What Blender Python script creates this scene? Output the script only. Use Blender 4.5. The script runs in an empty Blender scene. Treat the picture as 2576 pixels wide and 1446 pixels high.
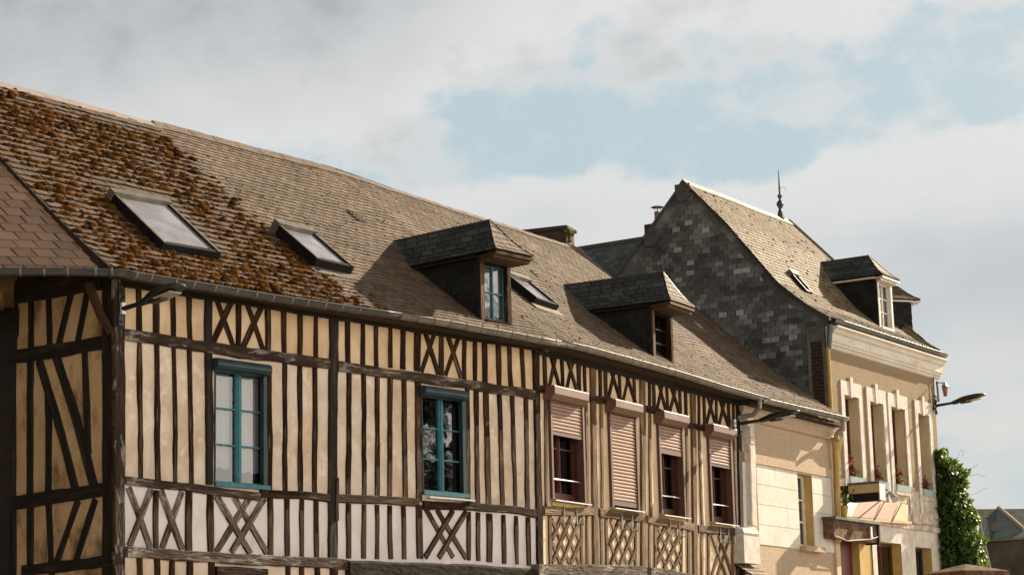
import bpy, math, random
from mathutils import Vector, Matrix, noise
random.seed(7)
V = Vector
rad = math.radians
scene = bpy.context.scene
COL = scene.collection
# ------------------------------------------------------------------ camera
FPX, HC, ROLL, W0, H0 = 5300.0, 1753.0, .024, 2576.0, 1446.0
O = V((0, 0, 1.6))
th = math.atan((HC - 723) / FPX)
Fw = V((0, math.cos(th), math.sin(th))); R0 = V((1, 0, 0)); U0 = V((0, -math.sin(th), math.cos(th)))
Rt = R0 * math.cos(ROLL) - U0 * math.sin(ROLL)
Up = U0 * math.cos(ROLL) + R0 * math.sin(ROLL)
cam_d = bpy.data.cameras.new('camera'); cam = bpy.data.objects.new('camera', cam_d); COL.objects.link(cam)
cam_d.sensor_width = 36; cam_d.lens = 36 * FPX / W0; cam_d.clip_end = 2000; cam_d.clip_start = .1
cam.matrix_world = Matrix(((Rt.x, Up.x, -Fw.x, O.x), (Rt.y, Up.y, -Fw.y, O.y), (Rt.z, Up.z, -Fw.z, O.z), (0, 0, 0, 1)))
scene.camera = cam
def ray(p): return Fw * FPX + Rt * (p[0] - 1288) + Up * (723 - p[1])
def hitp(p, P, n):
    d = ray(p); return O + d * ((P - O).dot(n) / d.dot(n))
# ------------------------------------------------------------------ sky and sun
SUN_AZ, SUN_EL = 46.0, 27.0
SKY_V, SKY_L, SKY_R, SKY_Z = .466, .12, 2.3, .05      # visible sky, then fill levels set for the unseen left, right and overhead
world = bpy.data.worlds.new("World"); scene.world = world; world.use_nodes = True
nt = world.node_tree; nt.nodes.clear()
def N(t, tree=None, **k):
    n = (tree or nt).nodes.new(t)
    for a, b in k.items(): setattr(n, a, b)
    return n
def build_world():
    L = nt.links.new
    def sock(v, i):
        if isinstance(v, (int, float)): i.default_value = v
        else: L(v, i)
    def mth(op, a, b=0.0, c=0.0, clamp=False):
        n = N('ShaderNodeMath', operation=op, use_clamp=clamp); sock(a, n.inputs[0]); sock(b, n.inputs[1]); sock(c, n.inputs[2]); return n.outputs[0]
    def smooth(v, a, b):
        n = N('ShaderNodeMapRange', interpolation_type='SMOOTHSTEP', clamp=True); sock(v, n.inputs[0]); n.inputs[1].default_value = a; n.inputs[2].default_value = b; return n.outputs[0]
    def mixc(f, a, b):
        n = N('ShaderNodeMix', data_type='RGBA'); sock(f, n.inputs[0])
        for v, i in ((a, n.inputs[6]), (b, n.inputs[7])):
            if isinstance(v, tuple): i.default_value = (*v, 1)
            else: L(v, i)
        return n.outputs[2]
    sky = N('ShaderNodeTexSky', sky_type='NISHITA'); sky.sun_disc = False
    sky.sun_elevation = rad(SUN_EL); sky.sun_rotation = rad(SUN_AZ); sky.air_density = 1.2; sky.dust_density = 3.0
    bg1 = N('ShaderNodeBackground'); bg1.inputs[1].default_value = .1; L(sky.outputs[0], bg1.inputs[0])
    tc = N('ShaderNodeTexCoord'); sp = N('ShaderNodeSeparateXYZ'); L(tc.outputs['Generated'], sp.inputs[0])
    ya = mth('MAXIMUM', mth('ABSOLUTE', sp.outputs[1]), .05)
    u = mth('DIVIDE', sp.outputs[0], ya); v = mth('DIVIDE', sp.outputs[2], ya)
    # u in [-.35,.35] -> 0..1 ; v in [-.05,.45] -> 0..1
    un = mth('MULTIPLY_ADD', u, 1 / .7, .5, True); vn = mth('MULTIPLY_ADD', v, 2.0, .1)
    cmb = N('ShaderNodeCombineXYZ'); L(un, cmb.inputs[0]); L(vn, cmb.inputs[1])
    def nz(scale, detail, off, sx=1.0, sy=1.0, rough=.55, dist=0.0):
        m = N('ShaderNodeMapping'); L(tc.outputs['Generated'], m.inputs[0]); m.inputs['Scale'].default_value = (sx, 1, sy); m.inputs['Location'].default_value = (off, off * .7, off * .3)
        n = N('ShaderNodeTexNoise'); L(m.outputs[0], n.inputs[0]); n.inputs['Scale'].default_value = scale; n.inputs['Detail'].default_value = detail; n.inputs['Roughness'].default_value = rough; n.inputs['Distortion'].default_value = dist
        return n.outputs[0]
    def toUV(p):
        d = ray(p); return (d.x / d.y / .7 + .5, d.z / d.y * 2 + .1)
    def curve(pts):
        n = N('ShaderNodeFloatCurve'); L(un, n.inputs[1]); c = n.mapping.curves[0]
        uv = sorted(toUV(p) for p in pts)
        n.mapping.use_clip = False; n.mapping.extend = 'HORIZONTAL'
        c.points[0].location = uv[0]; c.points[1].location = uv[-1]
        for q in uv[1:-1]: c.points.new(*q)
        for q in c.points: q.handle_type = 'AUTO'
        n.mapping.update(); return n.outputs[0]
    n1 = nz(11, 9, 1.3, 1, 1.5); n2 = nz(34, 8, 4.1, 1, 1.3); n3 = nz(3.2, 6, 7.7, 1, 2.0); n4 = nz(9, 7, 11.3, .8, 2.6, dist=.4)
    e1 = curve([(-200, 900), (300, 560), (600, 440), (900, 385), (1050, 330), (1180, 240), (1350, 150), (1700, 130), (2050, 110), (2250, 55), (2450, 10), (2600, -30)])
    eg = curve([(-200, 420), (0, 350), (350, 260), (700, 190), (1000, 130), (1150, 40), (1300, -60), (1600, -200)])
    e2 = curve([(900, 620), (1050, 525), (1150, 488), (1300, 468), (1500, 458), (1700, 440), (1900, 418), (2050, 388), (2200, 345), (2350, 305), (2600, 275)])
    jit = mth('ADD', mth('MULTIPLY_ADD', n1, .20, -.10), mth('MULTIPLY_ADD', n2, .12, -.06))
    d1 = mth('ADD', mth('SUBTRACT', vn, e1), jit)
    jit2 = mth('ADD', mth('MULTIPLY_ADD', n1, .07, -.035), mth('MULTIPLY_ADD', n2, .05, -.025))
    d2 = mth('ADD', mth('SUBTRACT', e2, vn), jit2)
    m1 = smooth(d1, -.016, .020); m2 = smooth(d2, -.005, .011)
    dg = mth('ADD', mth('SUBTRACT', vn, eg), mth('MULTIPLY_ADD', n3, .22, -.11))
    g1 = smooth(dg, -.07, .07)
    white = (.735, .735, .73); grey = (.40, .415, .43); blue = (.49, .605, .655)
    c1 = mixc(g1, mixc(smooth(mth('MULTIPLY_ADD', n2, .5, mth('MULTIPLY', n4, .6)), .53, .80), white, (.55, .565, .575)), mixc(smooth(mth('MULTIPLY_ADD', n2, .35, mth('MULTIPLY', n3, .75)), .42, .64), (.54, .555, .565), grey))
    # bank: white at its top edge, grey beneath, pale streaks lower
    gb = smooth(mth('ADD', d2, mth('MULTIPLY_ADD', n4, .16, -.08)), .02, .20)
    low = smooth(mth('ADD', vn, mth('MULTIPLY_ADD', n1, .12, -.06)), .50, .36)
    c2 = mixc(gb, (.715, .72, .72), mixc(low, (.50, .53, .57), mixc(smooth(n4, .40, .62), blue, (.66, .665, .66))))
    wisp = mth('MULTIPLY', smooth(mth('MULTIPLY_ADD', n2, .5, mth('MULTIPLY', n4, .6)), .52, .68), .9)
    base = mixc(mth('MAXIMUM', wisp, mth('MULTIPLY', smooth(un, .70, .9), .22)), blue, (.66, .69, .69))
    col = mixc(m2, mixc(m1, base, c1), c2)
    bg2 = N('ShaderNodeBackground'); L(col, bg2.inputs[0])
    # unseen sky is shaped as fill: bright warm band low right, dim elsewhere
    outside = smooth(sp.outputs[1], .88, .55)
    dt = N('ShaderNodeVectorMath', operation='DOT_PRODUCT'); L(tc.outputs['Generated'], dt.inputs[0]); dt.inputs[1].default_value = (.93, -.25, .25)
    br_ = mth('MULTIPLY_ADD', smooth(dt.outputs['Value'], -.35, .9), SKY_R - SKY_L, SKY_L)
    zf = mth('MULTIPLY_ADD', smooth(sp.outputs[2], .15, .55), SKY_Z - 1.0, 1.0)
    L(mth('MULTIPLY_ADD', outside, mth('SUBTRACT', mth('MULTIPLY', br_, zf), SKY_V), SKY_V), bg2.inputs[1])
    L(mixc(mth('MULTIPLY', outside, .8), col, (.70, .625, .53)), bg2.inputs[0])
    mx = N('ShaderNodeMixShader'); mx.inputs[0].default_value = .96
    L(bg1.outputs[0], mx.inputs[1]); L(bg2.outputs[0], mx.inputs[2])
    out = N('ShaderNodeOutputWorld'); L(mx.outputs[0], out.inputs[0])
build_world()
sd = bpy.data.lights.new('sun', 'SUN'); sd.energy = 5.0; sd.angle = rad(.5); sd.color = (1, .835, .62)
sun = bpy.data.objects.new('sun', sd); COL.objects.link(sun)
a, e = rad(SUN_AZ), rad(SUN_EL)
SD = V((math.sin(a) * math.cos(e), math.cos(a) * math.cos(e), math.sin(e)))
sun.rotation_euler = SD.to_track_quat('Z', 'Y').to_euler()
sun.location = (20, 20, 30)
scene.view_settings.view_transform = 'Standard'; scene.view_settings.look = 'None'
scene.view_settings.exposure = 1.1; scene.view_settings.gamma = 1
# ------------------------------------------------------------------ object helpers
WL = {}
def root(name, label, cat, loc, group=None):
    o = bpy.data.objects.new(name, None); COL.objects.link(o); o.empty_display_size = .3
    o.location = loc; WL[o.name] = V(loc); o['label'] = label; o['category'] = cat
    if group: o['group'] = group
    return o
def tag(o, label, cat, group=None, kind=None):
    if label: o['label'] = label
    if cat: o['category'] = cat
    if group: o['group'] = group
    if kind: o['kind'] = kind
    return o
class MB:
    def __init__(s): s.v = []; s.f = []; s.r = []; s.uv = []
    def face(s, pts, rnd=None, uv=None):
        i = len(s.v); s.v.extend(pts); s.f.append(tuple(range(i, i + len(pts)))); s.r.append(.5 if rnd is None else rnd)
        s.uv.extend(uv if uv else [(0, 0)] * len(pts))
    def idx(s, verts, faces, rnd=None):
        i = len(s.v); s.v.extend(verts)
        for f in faces:
            s.f.append(tuple(k + i for k in f)); s.r.append(.5 if rnd is None else rnd); s.uv.extend([(0, 0)] * len(f))
    def hexa(s, c, rnd=None):   # 8 corners: bottom 4 (ccw) top 4
        s.idx(c, [(3, 2, 1, 0), (4, 5, 6, 7), (0, 1, 5, 4), (1, 2, 6, 5), (2, 3, 7, 6), (3, 0, 4, 7)], rnd)
    def box(s, F, s0, s1, o0, o1, z0, z1, rnd=None):
        s.hexa([F.w(s0, o1, z0), F.w(s1, o1, z0), F.w(s1, o0, z0), F.w(s0, o0, z0), F.w(s0, o1, z1), F.w(s1, o1, z1), F.w(s1, o0, z1), F.w(s0, o0, z1)], rnd)
    def prism(s, poly, off, rnd=None):
        n = len(poly); b = [p + off for p in poly]
        s.idx(list(poly) + b, [tuple(range(n)), tuple(range(2 * n - 1, n - 1, -1))] + [(i, i + n, (i + 1) % n + n, (i + 1) % n) for i in range(n)], rnd)
    def tube(s, pts, r, n=8, cap=True, rnd=None):
        rs = r if isinstance(r, (list, tuple)) else [r] * len(pts)
        vs = []; prev = None
        for i, p in enumerate(pts):
            t = (pts[min(i + 1, len(pts) - 1)] - pts[max(i - 1, 0)]).normalized()
            a = t.orthogonal() if prev is None else (prev - t * prev.dot(t))
            a.normalize(); prev = a; b = t.cross(a)
            for k in range(n):
                q = 2 * math.pi * k / n; vs.append(p + (a * math.cos(q) + b * math.sin(q)) * rs[i])
        fs = [(i * n + k, i * n + (k + 1) % n, (i + 1) * n + (k + 1) % n, (i + 1) * n + k) for i in range(len(pts) - 1) for k in range(n)]
        if cap: fs += [tuple(range(n))[::-1], tuple(range((len(pts) - 1) * n, len(pts) * n))]
        s.idx(vs, fs, rnd)
    def lathe(s, prof, P, n=12, ax=V((0, 0, 1))):
        a = ax.orthogonal().normalized(); b = ax.cross(a)
        vs = [P + ax * z + (a * math.cos(2 * math.pi * k / n) + b * math.sin(2 * math.pi * k / n)) * r for r, z in prof for k in range(n)]
        fs = [(i * n + k, i * n + (k + 1) % n, (i + 1) * n + (k + 1) % n, (i + 1) * n + k) for i in range(len(prof) - 1) for k in range(n)]
        s.idx(vs, fs + [tuple(range(n))[::-1], tuple(range((len(prof) - 1) * n, len(prof) * n))])
    def build(s, name, mat, parent=None, smooth=False, origin=None, label=None):
        if origin is None:
            lo = V([min(v[i] for v in s.v) for i in range(3)]); hi = V([max(v[i] for v in s.v) for i in range(3)]); origin = (lo + hi) / 2
            if parent is None: origin.z = lo.z
        me = bpy.data.meshes.new(name); me.from_pydata([v - origin for v in s.v], [], s.f)
        at = me.attributes.new('rnd', 'FLOAT', 'FACE'); at.data.foreach_set('value', s.r)
        ul = me.uv_layers.new(name='UVMap'); ul.data.foreach_set('uv', [c for q in s.uv for c in q])
        if smooth: me.polygons.foreach_set('use_smooth', [True] * len(me.polygons))
        me.materials.append(mat)
        o = bpy.data.objects.new(name, me); COL.objects.link(o); WL[o.name] = origin
        if parent is not None: o.parent = parent; o.location = origin - WL[parent.name]
        else: o.location = origin
        if label: o['label'] = label
        return o
class Frame:
    """a vertical facade plane: s runs along it, o outwards, z up"""
    def __init__(s, P, az): s.P = V((P.x, P.y, 0)); s.az = az; a = rad(az); s.d = V((math.sin(a), math.cos(a), 0)); s.n = V((math.cos(a), -math.sin(a), 0))
    def w(s, a, o, z): return s.P + s.d * a + s.n * o + V((0, 0, z))
    def px(s, x, y, o=0.0):
        q = hitp((x, y), s.P + s.n * o, s.n); return (q - s.P).dot(s.d), q.z
    def side(s, x, y, a):         # hit the plane s = a ; returns (o, z)
        q = hitp((x, y), s.P + s.d * a, s.d); return (q - s.P).dot(s.n), q.z
# ------------------------------------------------------------------ materials
def mat(name, stops, scale=3.0, rough=.8, bump=.2, bscale=None, coord='Object', stretch=(1, 1, 1), metal=0.0, rnd=0.0, orand=0.0, detail=6, spec=.3, stain=None, bdist=.02):
    m = bpy.data.materials.new(name); m.use_nodes = True; t = m.node_tree; b = t.nodes['Principled BSDF']; L = t.links.new
    tc = N('ShaderNodeTexCoord', t); mp = N('ShaderNodeMapping', t); L(tc.outputs[coord], mp.inputs[0]); mp.inputs['Scale'].default_value = stretch
    vec = mp.outputs[0]
    if orand:
        oi = N('ShaderNodeObjectInfo', t); va = N('ShaderNodeVectorMath', t, operation='MULTIPLY_ADD'); L(oi.outputs['Random'], va.inputs[0]); va.inputs[1].default_value = (37, 53, 71); L(vec, va.inputs[2]); vec = va.outputs[0]
    n = N('ShaderNodeTexNoise', t); L(vec, n.inputs[0]); n.inputs['Scale'].default_value = scale; n.inputs['Detail'].default_value = detail; n.inputs['Roughness'].default_value = .6
    fac = n.outputs[0]
    def mm(op, a, bb, c=0.0, clamp=False):
        q = N('ShaderNodeMath', t, operation=op, use_clamp=clamp)
        for v, i in ((a, q.inputs[0]), (bb, q.inputs[1]), (c, q.inputs[2])):
            if isinstance(v, (int, float)): i.default_value = v
            else: L(v, i)
        return q.outputs[0]
    fac = mm('MULTIPLY_ADD', fac, 1.9, -.45)
    if rnd:
        at = N('ShaderNodeAttribute', t, attribute_name='rnd'); fac = mm('ADD', mm('MULTIPLY', fac, 1 - rnd), mm('MULTIPLY', at.outputs['Fac'], rnd))
    if orand: fac = mm('ADD', fac, mm('MULTIPLY_ADD', oi.outputs['Random'], orand, -orand / 2))
    cr = N('ShaderNodeValToRGB', t); L(fac, cr.inputs[0]); el = cr.color_ramp.elements
    for i, (p, c) in enumerate(stops):
        q = el[i] if i < 2 else el.new(p)
        q.position = p; q.color = (*c, 1)
    col = cr.outputs[0]
    for st in (stain or []):   # (color, scale, lo, hi, strength, stretch)
        c2, sc, lo, hi, stg, ss = st
        mp2 = N('ShaderNodeMapping', t); L(tc.outputs[coord], mp2.inputs[0]); mp2.inputs['Scale'].default_value = ss; mp2.inputs['Location'].default_value = (sc, sc * 2, 5)
        n2 = N('ShaderNodeTexNoise', t); L(mp2.outputs[0], n2.inputs[0]); n2.inputs['Scale'].default_value = sc; n2.inputs['Detail'].default_value = 5; n2.inputs['Roughness'].default_value = .65
        mr = N('ShaderNodeMapRange', t, interpolation_type='SMOOTHSTEP'); L(n2.outputs[0], mr.inputs[0]); mr.inputs[1].default_value = lo; mr.inputs[2].default_value = hi; mr.inputs[4].default_value = stg
        mx = N('ShaderNodeMix', t, data_type='RGBA'); L(mr.outputs[0], mx.inputs[0]); L(col, mx.inputs[6]); mx.inputs[7].default_value = (*c2, 1); col = mx.outputs[2]
    L(col, b.inputs['Base Color']); b.inputs['Roughness'].default_value = rough; b.inputs['Metallic'].default_value = metal; b.inputs['Specular IOR Level'].default_value = spec
    if bump:
        nb = N('ShaderNodeTexNoise', t); L(vec, nb.inputs[0]); nb.inputs['Scale'].default_value = bscale or scale * 5; nb.inputs['Detail'].default_value = 5
        bp = N('ShaderNodeBump', t); bp.inputs['Strength'].default_value = bump; bp.inputs['Distance'].default_value = bdist; L(nb.outputs[0], bp.inputs['Height']); L(bp.outputs[0], b.inputs['Normal'])
    return m
def brickmat(name, c1, c2, mortar, sc=1.0, rough=.9):
    m = bpy.data.materials.new(name); m.use_nodes = True; t = m.node_tree; b = t.nodes['Principled BSDF']; L = t.links.new
    uv = N('ShaderNodeUVMap', t); br = N('ShaderNodeTexBrick', t); L(uv.outputs[0], br.inputs[0])
    br.inputs['Color1'].default_value = (*c1, 1); br.inputs['Color2'].default_value = (*c2, 1); br.inputs['Mortar'].default_value = (*mortar, 1)
    br.inputs['Scale'].default_value = sc; br.inputs['Brick Width'].default_value = .22; br.inputs['Row Height'].default_value = .07; br.inputs['Mortar Size'].default_value = .008
    L(br.outputs['Color'], b.inputs['Base Color']); b.inputs['Roughness'].default_value = rough
    bp = N('ShaderNodeBump', t, invert=True); bp.inputs['Distance'].default_value = .01; L(br.outputs['Fac'], bp.inputs['Height']); L(bp.outputs[0], b.inputs['Normal'])
    return m
def glassmat(name, tint=(.02, .025, .03), refl=.35, rough=.03, see=True):
    m = bpy.data.materials.new(name); m.use_nodes = True; t = m.node_tree; t.nodes.clear(); L = t.links.new
    g = N('ShaderNodeBsdfGlossy', t); g.inputs['Roughness'].default_value = rough; g.inputs[0].default_value = (.95, .97, 1, 1)
    if see: d = N('ShaderNodeBsdfTransparent', t); d.inputs[0].default_value = (.8, .82, .84, 1)
    else: d = N('ShaderNodeBsdfDiffuse', t); d.inputs[0].default_value = (*tint, 1)
    lw = N('ShaderNodeLayerWeight', t); lw.inputs[0].default_value = .35
    ma = N('ShaderNodeMath', t, operation='MULTIPLY_ADD', use_clamp=True); L(lw.outputs['Facing'], ma.inputs[0]); ma.inputs[1].default_value = .3; ma.inputs[2].default_value = refl
    mx = N('ShaderNodeMixShader', t); L(ma.outputs[0], mx.inputs[0]); L(d.outputs[0], mx.inputs[1]); L(g.outputs[0], mx.inputs[2])
    if not see:
        n0 = N('ShaderNodeTexNoise', t); n0.inputs['Scale'].default_value = 3.5; n0.inputs['Detail'].default_value = 4; t0 = N('ShaderNodeTexCoord', t); L(t0.outputs['Object'], n0.inputs[0]); r0 = N('ShaderNodeValToRGB', t); L(n0.outputs[0], r0.inputs[0]); r0.color_ramp.elements[0].position = .35; r0.color_ramp.elements[0].color = (*[x * .72 for x in tint], 1); r0.color_ramp.elements[1].position = .68; r0.color_ramp.elements[1].color = (*[x * 1.15 for x in tint], 1); L(r0.outputs[0], d.inputs[0])  # noise paints faint mirrored clouds into the pane colour
    # slightly uneven old glass
    tc = N('ShaderNodeTexCoord', t); nn = N('ShaderNodeTexNoise', t); L(tc.outputs['Object'], nn.inputs[0]); nn.inputs['Scale'].default_value = 4
    bp = N('ShaderNodeBump', t); bp.inputs['Strength'].default_value = .12; bp.inputs['Distance'].default_value = .01; L(nn.outputs[0], bp.inputs['Height']); L(bp.outputs[0], g.inputs['Normal'])
    out = N('ShaderNodeOutputMaterial', t); L(mx.outputs[0], out.inputs[0]); return m
M = {}
lich = ((.25, .24, .165), 26, .60, .68, .5, (1, 1, 1))
M['slate'] = mat('weathered brown slate', [(0, (0.065, 0.044, 0.032)), (.45, (0.119, 0.085, 0.063)), (.75, (0.163, 0.120, 0.090)), (1, (0.217, 0.169, 0.131))], 2.5, .75, .5, 30, rnd=.45, stain=[((.215, .165, .11), 1.1, .50, .66, .5, (1, 1, 1)), ((.07, .06, .025), 2.6, .54, .64, .6, (1, 1, 1)), ((.085, .065, .04), 9, .58, .63, .6, (1, 1, 1)), lich])
M['slate_old'] = mat('old mossy brown slate', [(0, (0.043, 0.031, 0.026)), (.5, (0.087, 0.063, 0.052)), (1, (0.140, 0.106, 0.094))], 4, .85, .6, 30, rnd=.4, stain=[((.085, .045, .012), 5, .42, .60, .75, (1, 1, 1)), lich])
M['slate_tile'] = mat('clean brown fibre slate', [(0, (0.230, 0.152, 0.110)), (.5, (0.325, 0.222, 0.162)), (1, (0.418, 0.298, 0.220))], 1.5, .8, .35, 40, rnd=.5)
M['slate_dark'] = mat('dark grey slate', [(0, (0.031, 0.034, 0.037)), (.5, (0.060, 0.068, 0.073)), (.85, (0.102, 0.116, 0.119)), (1, (0.170, 0.196, 0.204))], 3, .6, .4, 30, rnd=.6, stain=[((.16, .17, .16), 14, .66, .72, .5, (1, 1, 1))])
M['slate_gable'] = mat('mixed grey slate cladding', [(0, (0.055, 0.059, 0.058)), (.42, (0.118, 0.124, 0.124)), (.7, (0.200, 0.210, 0.218)), (1, (0.414, 0.427, 0.462))], 3, .6, .4, 30, rnd=.82, spec=.15, stain=[((.030, .032, .024), 2.0, .50, .70, .6, (1, 1, 1))])
M['slate_light'] = mat('pale lichened slate', [(0, (0.102, 0.075, 0.045)), (.45, (0.162, 0.126, 0.078)), (.8, (0.228, 0.192, 0.132)), (1, (0.372, 0.348, 0.300))], 4, .7, .5, 30, rnd=.6, stain=[((.09, .075, .04), 9, .58, .66, .7, (1, 1, 1))])
M['slate_black'] = mat('slate with cheek shade in colour', [(0, (.008, .009, .008)), (1, (.03, .032, .032))], 3, .85, .4, 30, rnd=.5, spec=.1)  # near black puts the unlit side of the dormers into the colour
M['slate_teal'] = mat('blue green slate', [(0, (0.069, 0.089, 0.090)), (.5, (0.116, 0.153, 0.147)), (1, (0.208, 0.232, 0.221))], 3, .6, .3, 30, rnd=.5)
M['deck'] = mat('roof boards', [(0, (.03, .02, .015)), (1, (.05, .035, .025))], 3, .9, 0)
M['plaster_mid'] = mat('peach lime plaster', [(0, (0.429, 0.328, 0.243)), (.5, (0.583, 0.483, 0.391)), (1, (0.686, 0.628, 0.550))], 2.6, .92, .6, 9, stain=[((.34, .25, .16), 9, .56, .70, .40, (1, 1, .10)), ((.52, .32, .17), 1.3, .50, .70, .6, (1, 1, .4)), ((.80, .70, .60), 5, .54, .66, .5, (1, 1, 1)), ((.42, .28, .16), 14, .62, .70, .45, (1, 1, .5))])
M['plaster_top'] = mat('ochre lime plaster', [(0, (.46, .33, .20)), (.5, (.60, .45, .30)), (1, (.70, .57, .42))], 2.6, .92, .5, 9, stain=[((.50, .33, .15), 1.3, .44, .68, .55, (1, 1, .5)), ((.34, .25, .16), 9, .56, .70, .40, (1, 1, .10))])
M['plaster_low'] = mat('white lime plaster', [(0, (0.528, 0.477, 0.461)), (.5, (0.646, 0.599, 0.601)), (1, (0.724, 0.691, 0.697))], 2.0, .92, .35, 9, stain=[((.30, .24, .17), 9, .56, .70, .40, (1, 1, .10)), ((.62, .50, .36), 1.6, .56, .75, .4, (1, 1, 1))])
M['plaster_f2'] = mat('cream lime plaster', [(0, (0.501, 0.369, 0.242)), (.5, (0.605, 0.468, 0.328)), (1, (0.662, 0.558, 0.421))], 2.4, .92, .4, 9, stain=[((.34, .25, .16), 9, .56, .70, .40, (1, 1, .10)), ((.52, .36, .18), 1.4, .55, .75, .5, (1, 1, .5))])
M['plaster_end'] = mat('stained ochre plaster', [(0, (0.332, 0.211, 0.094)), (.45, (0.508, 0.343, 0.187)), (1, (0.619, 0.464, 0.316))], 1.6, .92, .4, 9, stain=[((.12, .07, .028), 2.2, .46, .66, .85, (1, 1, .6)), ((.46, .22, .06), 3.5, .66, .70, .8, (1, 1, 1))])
wood_stops = [(0, (.006, .0032, .0017)), (.45, (.020, .0095, .0045)), (.75, (.052, .026, .012)), (1, (.16, .13, .11))]
M['wood'] = mat('old dark oak', wood_stops, 7, .85, .9, 26, coord='UV', stretch=(.22, 2.2, 1), orand=.28, detail=8, bdist=.03, spec=.12, stain=[((.26, .23, .21), 6, .57, .66, .5, (.4, 3, 1)), ((.07, .032, .012), 4, .55, .62, .5, (.6, 2, 1))])
M['wood_rail'] = mat('grey brown weathered oak beam', [(0, (.008, .004, .002)), (.42, (.028, .014, .007)), (.66, (.070, .042, .026)), (1, (.34, .31, .29))], 5, .85, 1.0, 18, coord='UV', stretch=(.35, 2.2, 1), orand=.2, detail=9, bdist=.03, stain=[((.34, .32, .30), 4.5, .53, .62, .55, (.6, 2.6, 1)), ((.02, .010, .005), 3.5, .50, .58, .75, (.8, 2.0, 1))])
M['wood_gold'] = mat('sun bleached brown oak', [(0, (0.025, 0.014, 0.006)), (.4, (0.072, 0.040, 0.017)), (.7, (0.144, 0.086, 0.040)), (1, (0.245, 0.180, 0.108))], 8, .8, 1.0, 26, coord='UV', stretch=(.22, 2.2, 1), orand=.35, detail=9, bdist=.03)
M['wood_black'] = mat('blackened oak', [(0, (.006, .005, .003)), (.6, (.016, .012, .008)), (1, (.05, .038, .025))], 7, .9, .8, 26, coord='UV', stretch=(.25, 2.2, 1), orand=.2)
M['soffit'] = mat('dark soffit boards', [(0, (.02, .013, .008)), (1, (.05, .03, .018))], 4, .9, .2)
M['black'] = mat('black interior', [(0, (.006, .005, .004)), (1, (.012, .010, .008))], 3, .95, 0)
M['gutter_dark'] = mat('dark painted iron', [(0, (.018, .018, .02)), (.6, (.04, .04, .044)), (1, (.09, .075, .06))], 5, .38, .15, 20, spec=.6)
M['zinc'] = mat('weathered zinc', [(0, (0.104, 0.096, 0.084)), (.5, (0.160, 0.148, 0.128)), (1, (0.240, 0.224, 0.192))], 5, .5, .2, 20, metal=.35)
M['zinc_light'] = mat('pale zinc', [(0, (0.252, 0.210, 0.189)), (1, (0.385, 0.336, 0.308))], 3, .55, .15, 20, metal=.2)
M['teal'] = mat('teal paint', [(0, (0.014, 0.094, 0.125)), (.5, (0.022, 0.137, 0.180)), (1, (0.038, 0.194, 0.243))], 8, .5, .1, 30, stain=[((.16, .24, .25), 14, .60, .68, .5, (1, 1, .4)), ((.01, .03, .035), 9, .60, .70, .6, (1, 1, 1))])
M['teal_dark'] = mat('dark petrol painted metal', [(0, (.008, .022, .030)), (1, (.016, .042, .055))], 4, .4, 0)
M['frame_black'] = mat('black skylight frame', [(0, (.008, .008, .009)), (1, (.016, .016, .018))], 4, .6, 0, spec=.15)
M['brown'] = mat('brown lacquered metal', [(0, (0.075, 0.035, 0.026)), (1, (0.116, 0.058, 0.044))], 6, .5, 0)
M['brown_slat'] = mat('pinkish brown shutter slats', [(0, (0.217, 0.134, 0.096)), (1, (0.282, 0.181, 0.133))], 4, .45, 0)
M['shutter_box'] = mat('pinkish brown metal', [(0, (0.115, 0.064, 0.045)), (1, (0.156, 0.089, 0.065))], 4, .5, 0)
M['steel'] = mat('bare steel', [(0, (.35, .35, .36)), (1, (.55, .54, .53))], 9, .35, 0, metal=.7)
M['glass'] = glassmat('window glass', refl=.04)
M['glass_dark'] = glassmat('dark attic glass', refl=.0); M['glass_dark'].node_tree.nodes['Math'].inputs[1].default_value = .004
M['skyglass'] = glassmat('skylight glass with painted sky glare', (.30, .30, .345), refl=.22, rough=.08, see=False)  # white cloudy reflection of the sky is put into the diffuse colour
M['glare'] = mat('white skylight blind', [(0, (.70, .70, .74)), (1, (.82, .82, .84))], 3, .6, 0)  # unused white sheet for the bright mirrored sky
M['curtain'] = mat('white net curtain', [(0, (0.256, 0.256, 0.256)), (1, (0.363, 0.358, 0.349))], 5, .9, .2, 60)
M['stucco'] = mat('rough pinkish render', [(0, (0.320, 0.240, 0.160)), (.5, (0.432, 0.336, 0.240)), (1, (0.528, 0.432, 0.336))], 30, .95, .9, 60, stain=[((.30, .24, .17), 9, .56, .70, .40, (1, 1, .10)), ((.42, .30, .17), 1.2, .55, .75, .4, (1, 1, .4))])
M['render_tan'] = mat('tan pebble render', [(0, (0.145, 0.104, 0.062)), (.5, (0.255, 0.191, 0.119)), (1, (0.357, 0.287, 0.199))], 34, .95, 1.0, 60, stain=[((.30, .24, .17), 9, .56, .70, .40, (1, 1, .10)), ((.22, .155, .07), 1.2, .5, .7, .4, (1, 1, .4))])
M['lime'] = mat('creamy lime wash', [(0, (0.484, 0.433, 0.363)), (.5, (0.612, 0.574, 0.517)), (1, (0.661, 0.632, 0.598))], 1.8, .9, .3, 12, stain=[((.30, .24, .17), 9, .56, .70, .40, (1, 1, .10)), ((.55, .45, .28), 3, .58, .75, .4, (1, 1, .25))])
M['ochre'] = mat('ochre paint', [(0, (.38, .25, .08)), (1, (.55, .40, .16))], 3, .9, .25, 20)
M['cream_white'] = mat('chalky white paint', [(0, (0.420, 0.374, 0.319)), (.5, (0.560, 0.520, 0.473)), (1, (0.680, 0.655, 0.627))], 5, .9, .3, 25, stain=[((.30, .24, .17), 9, .56, .70, .40, (1, 1, .10))])
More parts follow.
